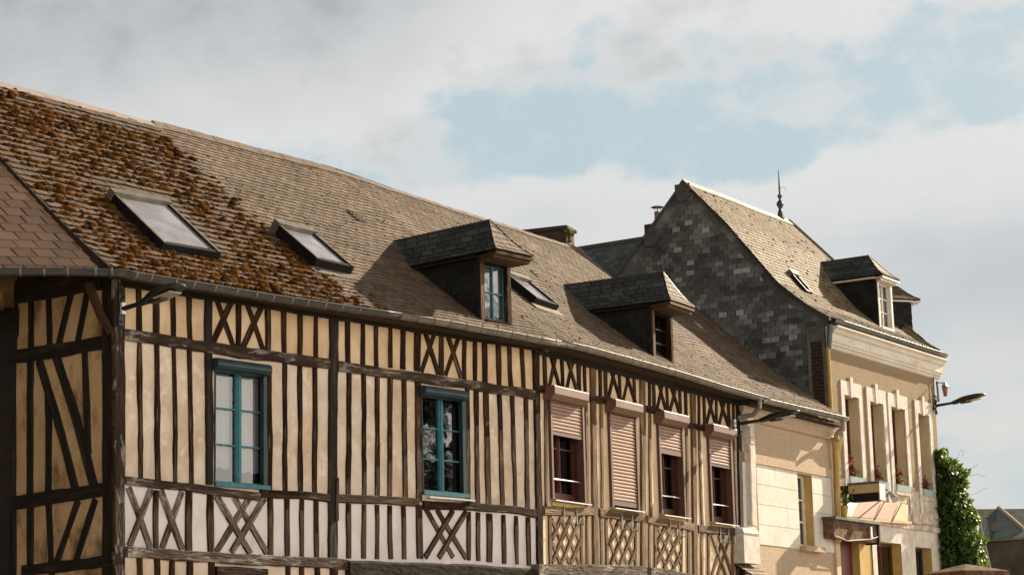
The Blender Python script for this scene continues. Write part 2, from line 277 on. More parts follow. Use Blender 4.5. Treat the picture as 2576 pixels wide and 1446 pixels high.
M['cornice'] = mat('stained white cornice', [(0, (0.402, 0.296, 0.152)), (.35, (0.569, 0.522, 0.457)), (1, (0.669, 0.660, 0.666))], 1.5, .9, .2, 12, stretch=(1, 1, 3), stain=[((.30, .24, .17), 9, .56, .70, .40, (1, 1, .10))])
M['reveal'] = mat('cream reveal paint', [(0, (0.460, 0.359, 0.221)), (1, (0.607, 0.497, 0.340))], 2, .9, .2, 20)
M['reddoor'] = mat('dark red paint', [(0, (.07, .010, .008)), (1, (.13, .022, .016))], 5, .5, .1, coord='Object')
M['brown_wood'] = mat('reddish brown window wood', [(0, (.05, .016, .010)), (1, (.11, .035, .02))], 5, .55, .1)
M['white_paint'] = mat('white window paint', [(0, (.55, .52, .46)), (1, (.74, .71, .65))], 8, .6, .1)
M['moss'] = mat('golden brown moss', [(0, (0.020, 0.008, 0.002)), (.4, (0.053, 0.022, 0.003)), (.7, (0.112, 0.043, 0.005)), (1, (0.179, 0.082, 0.011))], 7, 1, 1, 90, rnd=.55, spec=.05, bdist=.04)
M['moss_g'] = mat('green moss', [(0, (.06, .055, .01)), (1, (.20, .17, .04))], 9, 1, 1, 90, rnd=.5, spec=.05)
M['lamp'] = mat('dark grey lamp enamel', [(0, (.010, .011, .012)), (1, (.020, .022, .025))], 4, .42, 0, spec=.35)
M['lampglass'] = mat('lamp lens', [(0, (.22, .19, .15)), (1, (.36, .31, .24))], 9, .3, .2)
M['leaf'] = mat('ivy leaf', [(0, (0.006, 0.018, 0.004)), (.5, (0.020, 0.050, 0.008)), (1, (0.088, 0.160, 0.020))], 2, .45, .2, rnd=.8)
M['leaf_matt'] = mat('dull tree leaf', [(0, (.015, .03, .008)), (1, (.06, .10, .02))], 2, .9, 0, rnd=.8, spec=.05)
M['flower'] = mat('dark red flowers', [(0, (.09, .016, .012)), (1, (.32, .075, .05))], 12, .8, 0, rnd=.8)
M['boxblue'] = mat('pale blue planter', [(0, (0.255, 0.330, 0.330)), (1, (0.375, 0.450, 0.443))], 10, .7, .2, 30)
M['pink'] = mat('faded salmon panel', [(0, (0.317, 0.134, 0.088)), (1, (0.392, 0.192, 0.139))], 2, .7, .1)
M['signface'] = mat('yellowed sign face', [(0, (0.320, 0.243, 0.128)), (1, (0.410, 0.333, 0.205))], 2, .5, 0)
M['stone'] = mat('rough patched stone', [(0, (.26, .19, .12)), (.5, (.48, .41, .34)), (1, (.70, .66, .62))], 5, .95, .8, 18)
M['rust'] = mat('rotten brown fascia', [(0, (0.040, 0.020, 0.010)), (.5, (0.112, 0.060, 0.036)), (1, (0.240, 0.152, 0.104))], 6, .95, .8, 20)
M['terracotta'] = mat('terracotta', [(0, (.30, .09, .04)), (1, (.45, .15, .08))], 6, .8, .2)
M['amber'] = mat('dull amber glass', [(0, (.16, .055, .02)), (1, (.30, .11, .04))], 12, .35, .1)
M['brick'] = brickmat('dark old brick', (.040, .016, .011), (.020, .011, .009), (.075, .06, .05))
M['brick_left'] = brickmat('near black brick', (.016, .007, .005), (.008, .005, .004), (.006, .005, .004))  # brick tones and mortar all close to black
M['brick_chim'] = brickmat('sooty chimney brick', (.075, .032, .02), (.03, .018, .014), (.04, .032, .026))
M['asphalt'] = mat('asphalt', [(0, (.06, .06, .058)), (1, (.11, .105, .10))], 8, .95, .4)
M['pave'] = mat('pale paving', [(0, (.42, .37, .31)), (1, (.58, .51, .42))], 3, .95, .3)
M['wire'] = mat('black cable', [(0, (.012, .011, .01)), (1, (.02, .018, .016))], 4, .6, 0)
M['wood_trans'] = M['soffit']
mL = M['leaf'].node_tree; pb = mL.nodes['Principled BSDF']; pb.inputs['Subsurface Weight'].default_value = 0
tr = N('ShaderNodeBsdfTranslucent', mL); tr.inputs[0].default_value = (.25, .42, .03, 1); mxs = N('ShaderNodeMixShader', mL); mxs.inputs[0].default_value = .26
mL.links.new(pb.outputs[0], mxs.inputs[1]); mL.links.new(tr.outputs[0], mxs.inputs[2]); mL.links.new(mxs.outputs[0], [n for n in mL.nodes if n.type == 'OUTPUT_MATERIAL'][0].inputs[0])
# ------------------------------------------------------------------ crop coordinate helpers (all to 2576-wide picture units)
CR = {'G': (2075.4, 1163.5, .19531), 'A1': (0, 628.9, .2827), 'A2': (0, 1037.7, .2822), 'A3': (628.9, 691.8, .29297), 'A4': (628.9, 1037.7, .29297), 'A5': (1289.3, 786.1, .25635), 'A6': (1289.3, 1069.2, .2605),
      'B1': (1855.3, 754.7, .27978), 'B2': (1855.3, 1069.2, .27978), 'B3': (1509.4, 427.7, .31739), 'B4': (0, 201.3, .36106), 'B5': (628.9, 440.2, .30443), 'B6': (1352.2, 628.9, .261), 'D': (0, 0, 1)}
def c(k, x, y): X, Y, S = CR[k]; return (X + x * S, Y + y * S)
# ------------------------------------------------------------------ facade frames
P0 = O + ray((300, 1200)) * (24 / ray((300, 1200)).y)
F1 = Frame(P0, 41); P1 = hitp((1352, 1200), F1.P, F1.n); F2 = Frame(P1, 30)
P2 = hitp((1862, 1200), F2.P, F2.n); FC = Frame(P2, 31)
P3 = hitp((2097, 1200), FC.P, FC.n); FT = Frame(P3, 33)
P4 = hitp((2358, 1100), FT.P, FT.n)
S1 = (V((P1.x, P1.y, 0)) - F1.P).dot(F1.d); S2 = (V((P2.x, P2.y, 0)) - F2.P).dot(F2.d); SC = (V((P3.x, P3.y, 0)) - FC.P).dot(FC.d); ST = (V((P4.x, P4.y, 0)) - FT.P).dot(FT.d)
FE = Frame(F1.P, 41 + 90 + 90 + 0)     # placeholder, replaced below
class EndFrame(Frame):
    pass
# end wall: contains P0, runs inwards (direction -n1), outward normal -d1
FE = Frame(F1.P, 41 - 90); FE.n = -F1.d   # s runs inwards along -n1
print('lengths', S1, S2, SC, ST)
# ------------------------------------------------------------------ ground
g = MB(); g.face([V((-400, -200, -.02)), V((400, -200, -.02)), V((400, 800, -.02)), V((-400, 800, -.02))]); g.build('ground', M['pave'], origin=V((0, 0, 0)))['kind'] = 'structure'
g = MB()
for (a, b, sgn) in ((-30, 60, 1),):
    g.face([F1.w(-60, 3, .0), F1.w(-60, 9, .0), F1.w(60, 9, .0), F1.w(60, 3, .0)][::-1])
g.build('road', M['asphalt'])['kind'] = 'structure'
# ------------------------------------------------------------------ generic builders
def beam(F, pts, width, name, m, parent, o0=-.02, o1=.025, wob=.010, taper=None, seg=.13):
    """weathered timber lying in facade F along (s,z) points"""
    mb = MB(); P = []; acc = 0
    pts = [V((p[0], p[1])) for p in pts]
    out = [pts[0]]
    for a, b in zip(pts[:-1], pts[1:]):
        n = max(1, int((b - a).length / seg))
        for i in range(1, n + 1): out.append(a.lerp(b, i / n))
    sd = random.random() * 100
    rings = []; us = []
    for i, p in enumerate(out):
        t = (out[min(i + 1, len(out) - 1)] - out[max(i - 1, 0)]).normalized(); q = V((-t.y, t.x))
        if i: acc += (p - out[i - 1]).length
        f = i / (len(out) - 1)
        wd = (width[0] * (1 - f) + width[1] * f) if isinstance(width, (tuple, list)) else width
        l = wd / 2 + wob * (noise.noise(V((acc * 1.7, sd, 0))) * 1.6 + noise.noise(V((acc * 7, sd, 3))) * .9)
        r = wd / 2 + wob * (noise.noise(V((acc * 1.9, sd, 9))) * 1.6 + noise.noise(V((acc * 8, sd, 13))) * .9)
        dz = noise.noise(V((acc * 3, sd, 21))) * .004
        ring = []
        for k, oo in ((l, o0), (l, o1 - .014), (l * .84, o1 + dz), (-r * .84, o1 + dz), (-r, o1 - .014), (-r, o0)):
            w = p + q * k; ring.append(F.w(w.x, oo, w.y))
        rings.append(ring); us.append(acc)
    ks = [-1.2, -1, -.84, .84, 1, 1.2]
    for i in range(len(rings) - 1):
        for k in range(5):
            a, b, cc, d = rings[i][k], rings[i + 1][k], rings[i + 1][k + 1], rings[i][k + 1]
            hw = .06
            mb.face([a, d, cc, b], uv=[(us[i], ks[k] * hw), (us[i], ks[k + 1] * hw), (us[i + 1], ks[k + 1] * hw), (us[i + 1], ks[k] * hw)])
    mb.face(rings[0]); mb.face(rings[-1][::-1])
    return mb.build(name, m, parent)
def vst(F, k1, x1, y1, k2, x2, y2, wpx, name, m, parent, **kw):
    """vertical-ish timber from picture positions, width in crop pixels of k1"""
    s = CR[k1][2]
    a = c(k1, x1, y1); b = c(k2, x2, y2)
    hw = wpx * s / 2
    pa = F.px(*a); pb_ = F.px(*b)
    wa = abs(F.px(a[0] + hw, a[1])[0] - F.px(a[0] - hw, a[1])[0]); wb = abs(F.px(b[0] + hw, b[1])[0] - F.px(b[0] - hw, b[1])[0])
    mid = [(pa[0] + (pb_[0] - pa[0]) * t + random.uniform(-.006, .006), pa[1] + (pb_[1] - pa[1]) * t) for t in (.33, .66)]
    return beam(F, [pa] + mid + [pb_], (wa, wb), name, m, parent, **kw)
def pth(F, k, pts): return [F.px(*c(k, *p)) for p in pts]
def wall_holes(F, s0, s1, z0, z1, holes, zones, parent, name='wall', o=0.0):
    """zones: list of (z_top_function or z, material); builds one mesh per zone with holes cut"""
    for (za, zb, m) in zones:
        ss = sorted(set([s0, s1] + [h[0] for h in holes] + [h[1] for h in holes])); zz = sorted(set([za, zb] + [min(max(z, za), zb) for h in holes for z in h[2:4]]))
        ss = [x for x in ss if s0 <= x <= s1]; mb = MB()
        for i in range(len(ss) - 1):
            for j in range(len(zz) - 1):
                if zz[j + 1] - zz[j] < 1e-5: continue
                cs, cz = (ss[i] + ss[i + 1]) / 2, (zz[j] + zz[j + 1]) / 2
                if any(h[0] < cs < h[1] and h[2] < cz < h[3] for h in holes): continue
                mb.face([F.w(ss[i], o, zz[j]), F.w(ss[i + 1], o, zz[j]), F.w(ss[i + 1], o, zz[j + 1]), F.w(ss[i], o, zz[j + 1])])
        mb.build(name, m, parent)
def slates(mb, S, rows, width, amin=0.0, amax=1.0, cols=None, lift=.014, keep=None, jit=.003, light=None, smax=None, smin=None, brk=.0):
    """real overlapping slates on surface S(a,b), b up the slope"""
    for i in range(rows):
        b0 = i / rows; b1 = min(1, (i + 1.25) / rows)
        if cols is None:
            L = (S(amax, b0) - S(amin, b0)).length; n = max(1, int(round(L / width)))
        else: n = cols
        off = (.5 if i % 2 else 0) + random.uniform(-.08, .08)
        for k in range(-1, n + 1):
            a0 = amin + (amax - amin) * (k + off) / n; a1 = amin + (amax - amin) * (k + 1 + off) / n
            lo = smin(b0) if smin else amin; hi = smax(b0) if smax else amax
            a0 = max(a0, lo); a1 = min(a1, hi)
            if (a1 - a0) < (amax - amin) / n * .12: continue
            if keep and not keep((a0 + a1) / 2, (b0 + b1) / 2): continue
            g = (a1 - a0) * random.uniform(.018, .055)
            p = [S(a0 + g, b0), S(a1 - g, b0), S(a1 - g, b1), S(a0 + g, b1)]
            nr = (p[1] - p[0]).cross(p[3] - p[0]).normalized()
            dn = (p[0] - p[3]).normalized()
            j1, j2 = random.uniform(-jit, jit), random.uniform(-jit, jit)
            q0 = p[0] + nr * (lift + abs(j1)) + dn * j1 * 1.5; q1 = p[1] + nr * (lift + abs(j2)) + dn * j2 * 1.5
            q2 = p[2] + nr * .001; q3 = p[3] + nr * .001
            r = random.random() if light is None else light(random.random(), (a0 + a1) / 2, b0)
            th_ = nr * (lift * .8)
            if brk and random.random() < brk:     # a slipped or broken corner
                q0 = q0.lerp(q3, random.uniform(.1, .35))
            mb.idx([q0, q1, q2, q3], [(0, 1, 2, 3)], r); mb.idx([q0, q1, q2, q3, q0 - th_, q1 - th_], [(4, 5, 1, 0), (4, 0, 3), (1, 5, 2)], -.5)
def deck(S, a0, a1, name, m, parent, na=12, nb=10, off=-.02, smax=None):
    mb = MB(); vs = []; 
    nr = (S(a1, 0) - S(a0, 0)).cross(S(a0, 1) - S(a0, 0)).normalized()
    for j in range(nb + 1):
        for i in range(na + 1):
            hi = smax(j / nb) if smax else a1
            vs.append(S(a0 + (hi - a0) * i / na, j / nb) + nr * off)
    mb.idx(vs, [(j * (na + 1) + i, j * (na + 1) + i + 1, (j + 1) * (na + 1) + i + 1, (j + 1) * (na + 1) + i) for j in range(nb) for i in range(na)])
    return mb.build(name, m, parent)
def gutter(pts, n_out, r, name, m, parent, rim=True):
    """half-round trough hanging from a polyline of world points"""
    mb = MB(); vs = []; K = 9
    for j, rr in enumerate((r, r - .006)):
        for i, p in enumerate(pts):
            for k in range(K):
                q = math.pi * k / (K - 1)
                vs.append(p + n_out[i] * (-math.cos(q) * rr) + V((0, 0, -math.sin(q) * rr)))
    n = len(pts); fs = []
    for i in range(n - 1):
        for k in range(K - 1):
            a = i * K + k; fs.append((a, a + 1, a + K + 1, a + K)); b = a + n * K; fs.append((b, b + K, b + K + 1, b + 1))
        for k in (0, K - 1):
            a = i * K + k; fs.append((a, a + K, a + K + n * K, a + n * K))
    fs += [tuple(range(K)), tuple(range((n - 1) * K, n * K))]
    mb.idx(vs, fs)
    if rim: mb.tube([p + n_out[i] * r + V((0, 0, .004)) for i, p in enumerate(pts)], .009, 6)
    return mb.build(name, m, parent, smooth=True)
def strap(p, nn, dd, r, m, parent, w=.012):
    mb = MB(); K = 8; vs = []
    for s in (-w, w):
        for k in range(K):
            q = math.pi * k / (K - 1); vs.append(p + dd * s + nn * (-math.cos(q) * r) + V((0, 0, -math.sin(q) * r)))
    mb.idx(vs, [(k, k + 1, K + k + 1, K + k) for k in range(K - 1)])
    mb.tube([p + nn * r + V((0, 0, -.01)), p + nn * (r + .003) + V((0, 0, .014)), p + nn * (r - .03) + V((0, 0, .018))], .005, 5)
    return mb.build('gutter_bracket', m, parent)
def curtain_mesh(F, s0, s1, z0, z1, o, waves=5, parent=None, hem=.02):
    mb = MB(); n = 30; vs = []
    for i in range(n + 1):
        a = s0 + (s1 - s0) * i / n; w = math.sin(i / n * waves * 6.28 + random.random() * .6) * .012
        vs += [F.w(a, o + w, z0 + hem * .5 * math.sin(i * .45)), F.w(a, o + w * .6, z1)]
    mb.idx(vs, [(2 * i, 2 * i + 2, 2 * i + 3, 2 * i + 1) for i in range(n)])
    return mb.build('curtain', M['curtain'], parent, smooth=True)
def window(F, house, s0, s1, z0, z1, fm, rec=.1, cols=2, rows=3, name='window', fw=.035, bar=.016, curt=None, reveal=None, glass='glass', mull=.05, glow=None, bottom=.05):
    """casement in an opening: frame part with panes, curtains as sub-parts; rec = how far back the frame sits"""
    mb = MB(); e = .002
    o1, o0 = -rec, -rec - .045
    mb.box(F, s0 + e, s0 + fw, o0, o1, z0 + e, z1 - e); mb.box(F, s1 - fw, s1 - e, o0, o1, z0 + e, z1 - e)
    mb.box(F, s0 + fw, s1 - fw, o0, o1 - .001, z1 - fw, z1 - e); mb.box(F, s0 + fw, s1 - fw, o0, o1 - .001, z0 + e, z0 + bottom)
    a0, a1, b0, b1 = s0 + fw, s1 - fw, z0 + bottom, z1 - fw
    cs = [a0 + (a1 - a0) * i / cols for i in range(cols + 1)]
    for i in range(1, cols):
        w = mull if (cols == 2 or i == cols // 2) else bar
        mb.box(F, cs[i] - w / 2, cs[i] + w / 2, o0 + .003, o1 + .006, b0, b1)
        if w == mull: mb.box(F, cs[i] - w * .16, cs[i] + w * .16, o1 + .0065, o1 + .016, b0 + .001, b1 - .001)
    for i in range(cols):
        l = cs[i] + (mull / 2 if i else 0); r = cs[i + 1] - (mull / 2 if i < cols - 1 else 0)
        for j in range(1, rows):
            zz = b0 + (b1 - b0) * j / rows; mb.box(F, l, r, o0 + .012, o1 - .006, zz - bar / 2, zz + bar / 2)
        # sash rim
        for (x0, x1) in ((l, l + .014), (r - .014, r)): mb.box(F, x0 + .0005, x1 - .0005, o0 + .008, o1 - .004, b0, b1)
    wo = mb.build(name, fm, house)
    for i in range(cols):
        p = MB(); p.face([F.w(cs[i], o0 + .015, b0), F.w(cs[i + 1], o0 + .015, b0), F.w(cs[i + 1], o0 + .015, b1), F.w(cs[i], o0 + .015, b1)]); p.build('pane', M[glass], wo)
    if curt: 
        for (f0, f1, zf) in curt: curtain_mesh(F, s0 + (s1 - s0) * f0, s0 + (s1 - s0) * f1, z0 + (z1 - z0) * zf, z1 - fw, o0 - .05, parent=wo)
    # reveals and a dark room behind
    rv = MB()
    rv.face([F.w(s0, 0, z0), F.w(s0, 0, z1), F.w(s0, o0, z1), F.w(s0, o0, z0)]); rv.face([F.w(s1, 0, z0), F.w(s1, o0, z0), F.w(s1, o0, z1), F.w(s1, 0, z1)])
    rv.face([F.w(s0, 0, z1), F.w(s1, 0, z1), F.w(s1, o0, z1), F.w(s0, o0, z1)]); rv.face([F.w(s0, 0, z0), F.w(s0, o0, z0), F.w(s1, o0, z0), F.w(s1, 0, z0)])
    rv.build('reveal', reveal or fm, wo)
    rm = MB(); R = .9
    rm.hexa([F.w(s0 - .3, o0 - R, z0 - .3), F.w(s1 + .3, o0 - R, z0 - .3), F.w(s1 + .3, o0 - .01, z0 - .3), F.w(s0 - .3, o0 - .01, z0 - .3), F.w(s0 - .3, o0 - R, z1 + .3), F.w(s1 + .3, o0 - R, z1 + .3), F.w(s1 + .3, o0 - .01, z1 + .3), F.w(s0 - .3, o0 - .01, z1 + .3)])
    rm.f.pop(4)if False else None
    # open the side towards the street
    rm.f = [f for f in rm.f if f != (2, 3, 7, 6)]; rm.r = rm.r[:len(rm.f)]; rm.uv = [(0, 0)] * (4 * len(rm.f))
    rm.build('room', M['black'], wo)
    return wo
# ------------------------------------------------------------------ ROOF surfaces shared by the two timber houses
OV, RT, ZR = .35, 3.7, 9.77
ZE1 = 6.5
def mitre(o):   # point where offset lines of F1 and F2 meet
    A = F1.P + F1.n * o; B = F2.P + F2.n * o
    den = F1.d.x * F2.d.y - F1.d.y * F2.d.x; t = ((B.x - A.x) * F2.d.y - (B.y - A.y) * F2.d.x) / den
    return A + F1.d * t
ME, MR = mitre(OV), mitre(-RT)
def prof(b): return b - .035 * math.sin(math.pi * min(1, b * 1.0)) * (1 - b) * 1.2       # slight sag with kick at the eave
def sag(p): return V((0, 0, .022 * noise.noise(V((p.x * .55, p.y * .55, 1))) + .008 * noise.noise(V((p.x * 2.1, p.y * 2.1, 4)))))
SL = -.42                                             # left rake, along F1
def lin(A, B, b): 
    p = A.lerp(B, b); p.z = A.z + (B.z - A.z) * prof(b); return p + sag(p)
EA0 = F1.w(SL, OV, ZE1); RA0 = F1.w(SL, -RT, ZR + .05); EM = V((ME.x, ME.y, ZE1 + .035)); RM = V((MR.x, MR.y, ZR - .10))
SB_E, SB_R = S2 + .2, 8.42
EB1 = F2.w(SB_E, OV, ZE1 + .0); RB1 = F2.w(SB_R, -RT, ZR + .03)
def SA(a, b): return lin(EA0.lerp(EM, a), RA0.lerp(RM, a), b)
def SBf(a, b): return lin(EM.lerp(EB1, a), RM.lerp(RB1, a), b)
# cream house roof: lower ridge
ZRC = 9.0; bC = (ZRC - ZE1) / (ZR - ZE1)
tC = OV - bC * (OV + RT)                              # offset at lower ridge (o)
sR = SB_E + (SB_R - SB_E) * bC
gE = V((P3.x, P3.y, 0))
EC0 = EB1.copy(); RC0 = EB1.lerp(RB1, bC); RC0.z = ZRC
Gd = FT.d
q = hitp((2118, 1050), FC.P + FC.n * OV, FC.n); EC1 = FC.w((q - FC.P).dot(FC.d), OV, ZE1 + .05)
_r = FC.w(0, tC, ZRC); t_ = (gE - _r).dot(Gd) / FC.d.dot(Gd); RC1 = V((_r.x, _r.y, ZRC)) + FC.d * t_
def SCf(a, b):
    A = EC0.lerp(EC1, a); B = RC0.lerp(RC1, a); p = A.lerp(B, b); p.z = A.z + (B.z - A.z) * (b - .06 * math.sin(math.pi * b) * (1 - b)); return p + sag(p)
def roof_hit(S, p, a0=-.5, a1=1.5):
    """picture position -> (a,b) on a surface, by refinement"""
    d = ray(p).normalized(); best = None; A0, A1, B0, B1 = a0, a1, -.1, 1.1
    for it in range(7):
        for i in range(13):
            for j in range(13):
                a = A0 + (A1 - A0) * i / 12; b = B0 + (B1 - B0) * j / 12; q = S(a, b) - O; e = (q - d * q.dot(d)).length
                if best is None or e < best[0]: best = (e, a, b)
        ra, rb = (A1 - A0) / 5, (B1 - B0) / 5; A0, A1, B0, B1 = best[1] - ra / 2 * 1.2, best[1] + ra / 2 * 1.2, best[2] - rb / 2 * 1.2, best[2] + rb / 2 * 1.2
    return best[1], best[2]
# ================================================================== HOUSE A (left timber house)
hA = root('timber_house', 'long half-timbered house at the left with mossy slate roof and two teal windows', 'house', F1.w(0, 0, 0))
HWm, HWr = 'wood', 'wood_rail'
# openings of the two teal windows
w1s0, w1z0 = F1.px(538, 1222); w1s1, _ = F1.px(674, 1226); _, w1z1 = F1.px(538, 925)
w2s0, w2z0 = F1.px(1062, 1243); w2s1, _ = F1.px(1175, 1247); _, w2z1 = F1.px(1062, 990)
zr1 = 5.78; zr2 = 4.10; zr3 = 3.33
holesA = [(w1s0, w1s1, w1z0, w1z1), (w2s0, w2s1, w2z0, w2z1)]
wall_holes(F1, 0, S1, 0, ZE1 + .05, holesA, [(0, 3.35, M['plaster_mid']), (3.35, zr2 + .02, M['plaster_low']), (zr2 + .02, zr1, M['plaster_mid']), (zr1, ZE1 + .2, M['plaster_top'])], hA, 'plaster_wall')
def row(F, m, parent, data, name='stud', o1=.022, k=None):
    for d in data:
        if len(d) == 6: kk, xt, yt, xb, yb, w = d; vst(F, kk, xt, yt, kk, xb, yb, w, name, m, parent, o1=o1)
        else: k1, xt, yt, k2, xb, yb, w = d; vst(F, k1, xt, yt, k2, xb, yb, w, name, m, parent, o1=o1)
W_, WR_ = M['wood'], M['wood_rail']
U = 40
row(F1, W_, hA, [('A1', 1228, 200, 1238, 720, 45), ('A1', 1385, 220, 1388, 750, 50), ('A1', 1535, 250, 1540, 780, 42), ('A1', 1680, 270, 1685, 800, 42), ('A1', 2120, 360, 2118, 870, 45), ('A1', 2385, 400, 2382, 905, 48),
     ('A3', 288, 200, 292, 690, 42), ('A3', 432, 215, 425, 705, 42), ('A3', 565, 235, 562, 720, 36), ('A3', 832, 275, 838, 750, 44), ('A3', 965, 295, 965, 775, 34), ('A3', 1082, 310, 1080, 785, 30), ('A3', 1200, 330, 1200, 795, 30), ('A3', 1312, 345, 1310, 810, 42),
     ('A3', 1435, 365, 1430, 825, 50), ('A3', 1638, 410, 1638, 860, 38), ('A3', 1837, 445, 1835, 895, 34), ('A3', 1932, 460, 1928, 910, 30), ('A3', 2012, 475, 2015, 925, 42), ('A3', 2125, 505, 2135, 945, 35), ('A3', 2218, 520, 2235, 965, 34), ('A3', 2328, 535, 2345, 985, 32)])
row(F1, W_, hA, [('A1', 1235, 800, 'A2', 1250, 590, 42), ('A1', 1390, 825, 'A2', 1405, 610, 45), ('A1', 1542, 850, 'A2', 1562, 620, 36), ('A1', 1682, 880, 'A2', 1705, 630, 38),
     ('A3', 160, 830, 'A4', 165, 670, 46), ('A3', 297, 755, 'A4', 300, 670, 38), ('A3', 425, 770, 'A4', 430, 680, 38), ('A3', 553, 775, 'A4', 553, 690, 40), ('A3', 848, 810, 'A4', 840, 710, 40), ('A3', 973, 840, 'A4', 978, 715, 36), ('A3', 1087, 850, 'A4', 1090, 720, 38),
     ('A3', 1202, 870, 'A4', 1197, 725, 38), ('A3', 1318, 890, 'A4', 1330, 735, 40), ('A3', 1440, 905, 'A4', 1448, 760, 52), ('A3', 1862, 965, 'A4', 1872, 780, 34), ('A3', 1937, 975, 'A4', 1950, 795, 36), ('A3', 2022, 990, 'A4', 2045, 805, 46), ('A3', 2137, 1010, 'A4', 2165, 815, 36), ('A3', 2247, 1025, 'A4', 2275, 820, 32), ('A3', 2365, 1040, 'A4', 2380, 830, 38)])
row(F1, W_, hA, [('A2', 1388, 690, 1385, 1210, 48), ('A2', 1680, 700, 1680, 1230, 60), ('A2', 1870, 720, 1875, 1245, 58), ('A2', 2405, 760, 2408, 1270, 48), ('A4', 312, 740, 318, 1230, 38), ('A4', 440, 740, 442, 1235, 38), ('A4', 565, 755, 570, 1240, 40),
     ('A4', 845, 780, 845, 1250, 38), ('A4', 975, 785, 972, 1250, 36), ('A4', 1088, 790, 1088, 1255, 32), ('A4', 1195, 795, 1205, 1255, 38), ('A4', 1315, 800, 1318, 1255, 36), ('A4', 1450, 790, 1455, 1250, 52), ('A4', 1875, 850, 1875, 1265, 32), ('A4', 1952, 855, 1958, 1270, 34),
     ('A4', 2052, 865, 2050, 1280, 48), ('A4', 2170, 875, 2178, 1295, 35), ('A4', 2280, 885, 2288, 1300, 28), ('A4', 2382, 895, 2392, 1310, 36),
     ('A2', 1240, 1290, 1240, 1600, 52), ('A2', 1395, 1290, 1395, 1600, 50), ('A2', 1530, 1300, 1530, 1600, 48), ('A2', 1692, 1300, 1692, 1600, 60), ('A2', 1880, 1320, 1880, 1600, 56), ('A4', 325, 1300, 325, 1500, 38), ('A4', 440, 1300, 440, 1500, 38), ('A4', 570, 1300, 572, 1500, 44), ('A4', 715, 1300, 715, 1500, 70)])
# posts
row(F1, M['wood_black'], hA, [('A1', 1848, 300, 'A1', 1845, 830, 66), ('A1', 1848, 900, 'A2', 1862, 640, 62), ('A3', 715, 240, 'A4', 705, 1290, 76)], 'post', .034)
vst(F1, 'A4', 730, 560, 'A4', 728, 925, 30, 'post', W_, hA, o0=.03, o1=.05)
vst(F1, 'A1', 1050, 200, 'A2', 1057, 1600, 100, 'post', M['wood_rail'], hA, o1=.036)
vst(F1, 'A3', 2443, 560, 'A4', 2487, 1330, 52, 'post', M['wood'], hA, o1=.036)
# X braces
def brace(F, k, x1, y1, x2, y2, m, parent, w=.092, o1=.026, wob=.005):
    return beam(F, [F.px(*c(k, x1, y1)), F.px(*c(k, x2, y2))], w, 'brace', m, parent, o1=o1, wob=wob)
for x in ((1900, 365, 2075, 860), (2170, 405, 2345, 905)): brace(F1, 'A1', *x, W_, hA, .075, .019)
for x in ((2085, 395, 1888, 830), (2360, 430, 2155, 870)): brace(F1, 'A1', *x, W_, hA, .08, .026)
for x in ((1475, 410, 1612, 850), (1670, 445, 1810, 885)): brace(F1, 'A3', *x, W_, hA, .07, .026)
for x in ((1607, 425, 1468, 830), (1812, 465, 1675, 860)): brace(F1, 'A3', *x, W_, hA, .07, .019)
for x, t in (((1140, 665, 1340, 1205), 0), ((1345, 680, 1148, 1185), 1), ((1425, 690, 1618, 1220), 1), ((1618, 705, 1440, 1210), 0), ((1922, 740, 2225, 1255), 1), ((2085, 755, 2380, 1255), 0), ((2218, 760, 1925, 1240), 0), ((2350, 760, 2060, 1245), 1)):
    brace(F1, 'A2', *x, M['wood_rail'], hA, .085, .03 if t else .021)
for x, t in (((1502, 815, 1740, 1240), 0), ((1602, 830, 1850, 1250), 0), ((1738, 840, 1500, 1240), 1), ((1850, 850, 1615, 1240), 1)):
    brace(F1, 'A4', *x, W_, hA, .08, .03 if t else .021)
# rails
beam(F1, pth(F1, 'D', [(308, 842), (396, 853), (509, 873), (600, 886), (690, 898), (825, 915)]), .135, 'rail', WR_, hA, o1=.045, wob=.012)
beam(F1, pth(F1, 'D', [(848, 921), (951, 936), (1057, 951), (1171, 967), (1259, 980), (1341, 993)]), .13, 'rail', WR_, hA, o1=.044, wob=.012)
beam(F1, pth(F1, 'D', [(313, 1208), (396, 1218), (522, 1232), (649, 1249)]), .095, 'rail', WR_, hA, o1=.05, wob=.008)
beam(F1, pth(F1, 'D', [(652, 1240), (700, 1242), (760, 1246), (824, 1252)]), .105, 'rail', W_, hA, o1=.047, wob=.010)
beam(F1, pth(F1, 'D', [(846, 1253), (950, 1257), (1049, 1263)]), .105, 'rail', W_, hA, o1=.045, wob=.006)
beam(F1, pth(F1, 'D', [(1062, 1270), (1171, 1273), (1288, 1281), (1345, 1291)]), .11, 'rail', W_, hA, o1=.047, wob=.010)
beam(F1, pth(F1, 'D', [(315, 1387), (423, 1394), (564, 1404), (691, 1410), (820, 1415), (870, 1419)]), .125, 'rail', WR_, hA, o1=.055, wob=.010)
beam(F1, pth(F1, 'D', [(868, 1446), (1060, 1450), (1180, 1453), (1352, 1467)]), .36, 'girder', M['wood_black'], hA, o0=-.1, o1=.10, wob=.008)
beam(F1, pth(F1, 'D', [(540, 1438), (668, 1442)]), .13, 'lintel', W_, hA, o1=.05)
beam(F1, [(-.02, ZE1 - .07), (S1 / 2, ZE1 - .05), (S1, ZE1 - .03)], .10, 'wall_plate', M['wood_black'], hA, o1=.05)
sf = MB(); sf.hexa([F1.w(-.2, OV - .04, ZE1 - .05), F1.w(S1, OV - .04, ZE1 - .05), F1.w(S1, 0, ZE1 - .05), F1.w(-.2, 0, ZE1 - .05), F1.w(-.2, OV - .04, ZE1 - .05), F1.w(S1, OV - .04, ZE1 - .05), F1.w(S1, 0, ZE1 - .01), F1.w(-.2, 0, ZE1 - .01)]); sf.build('soffit', M['soffit'], hA)
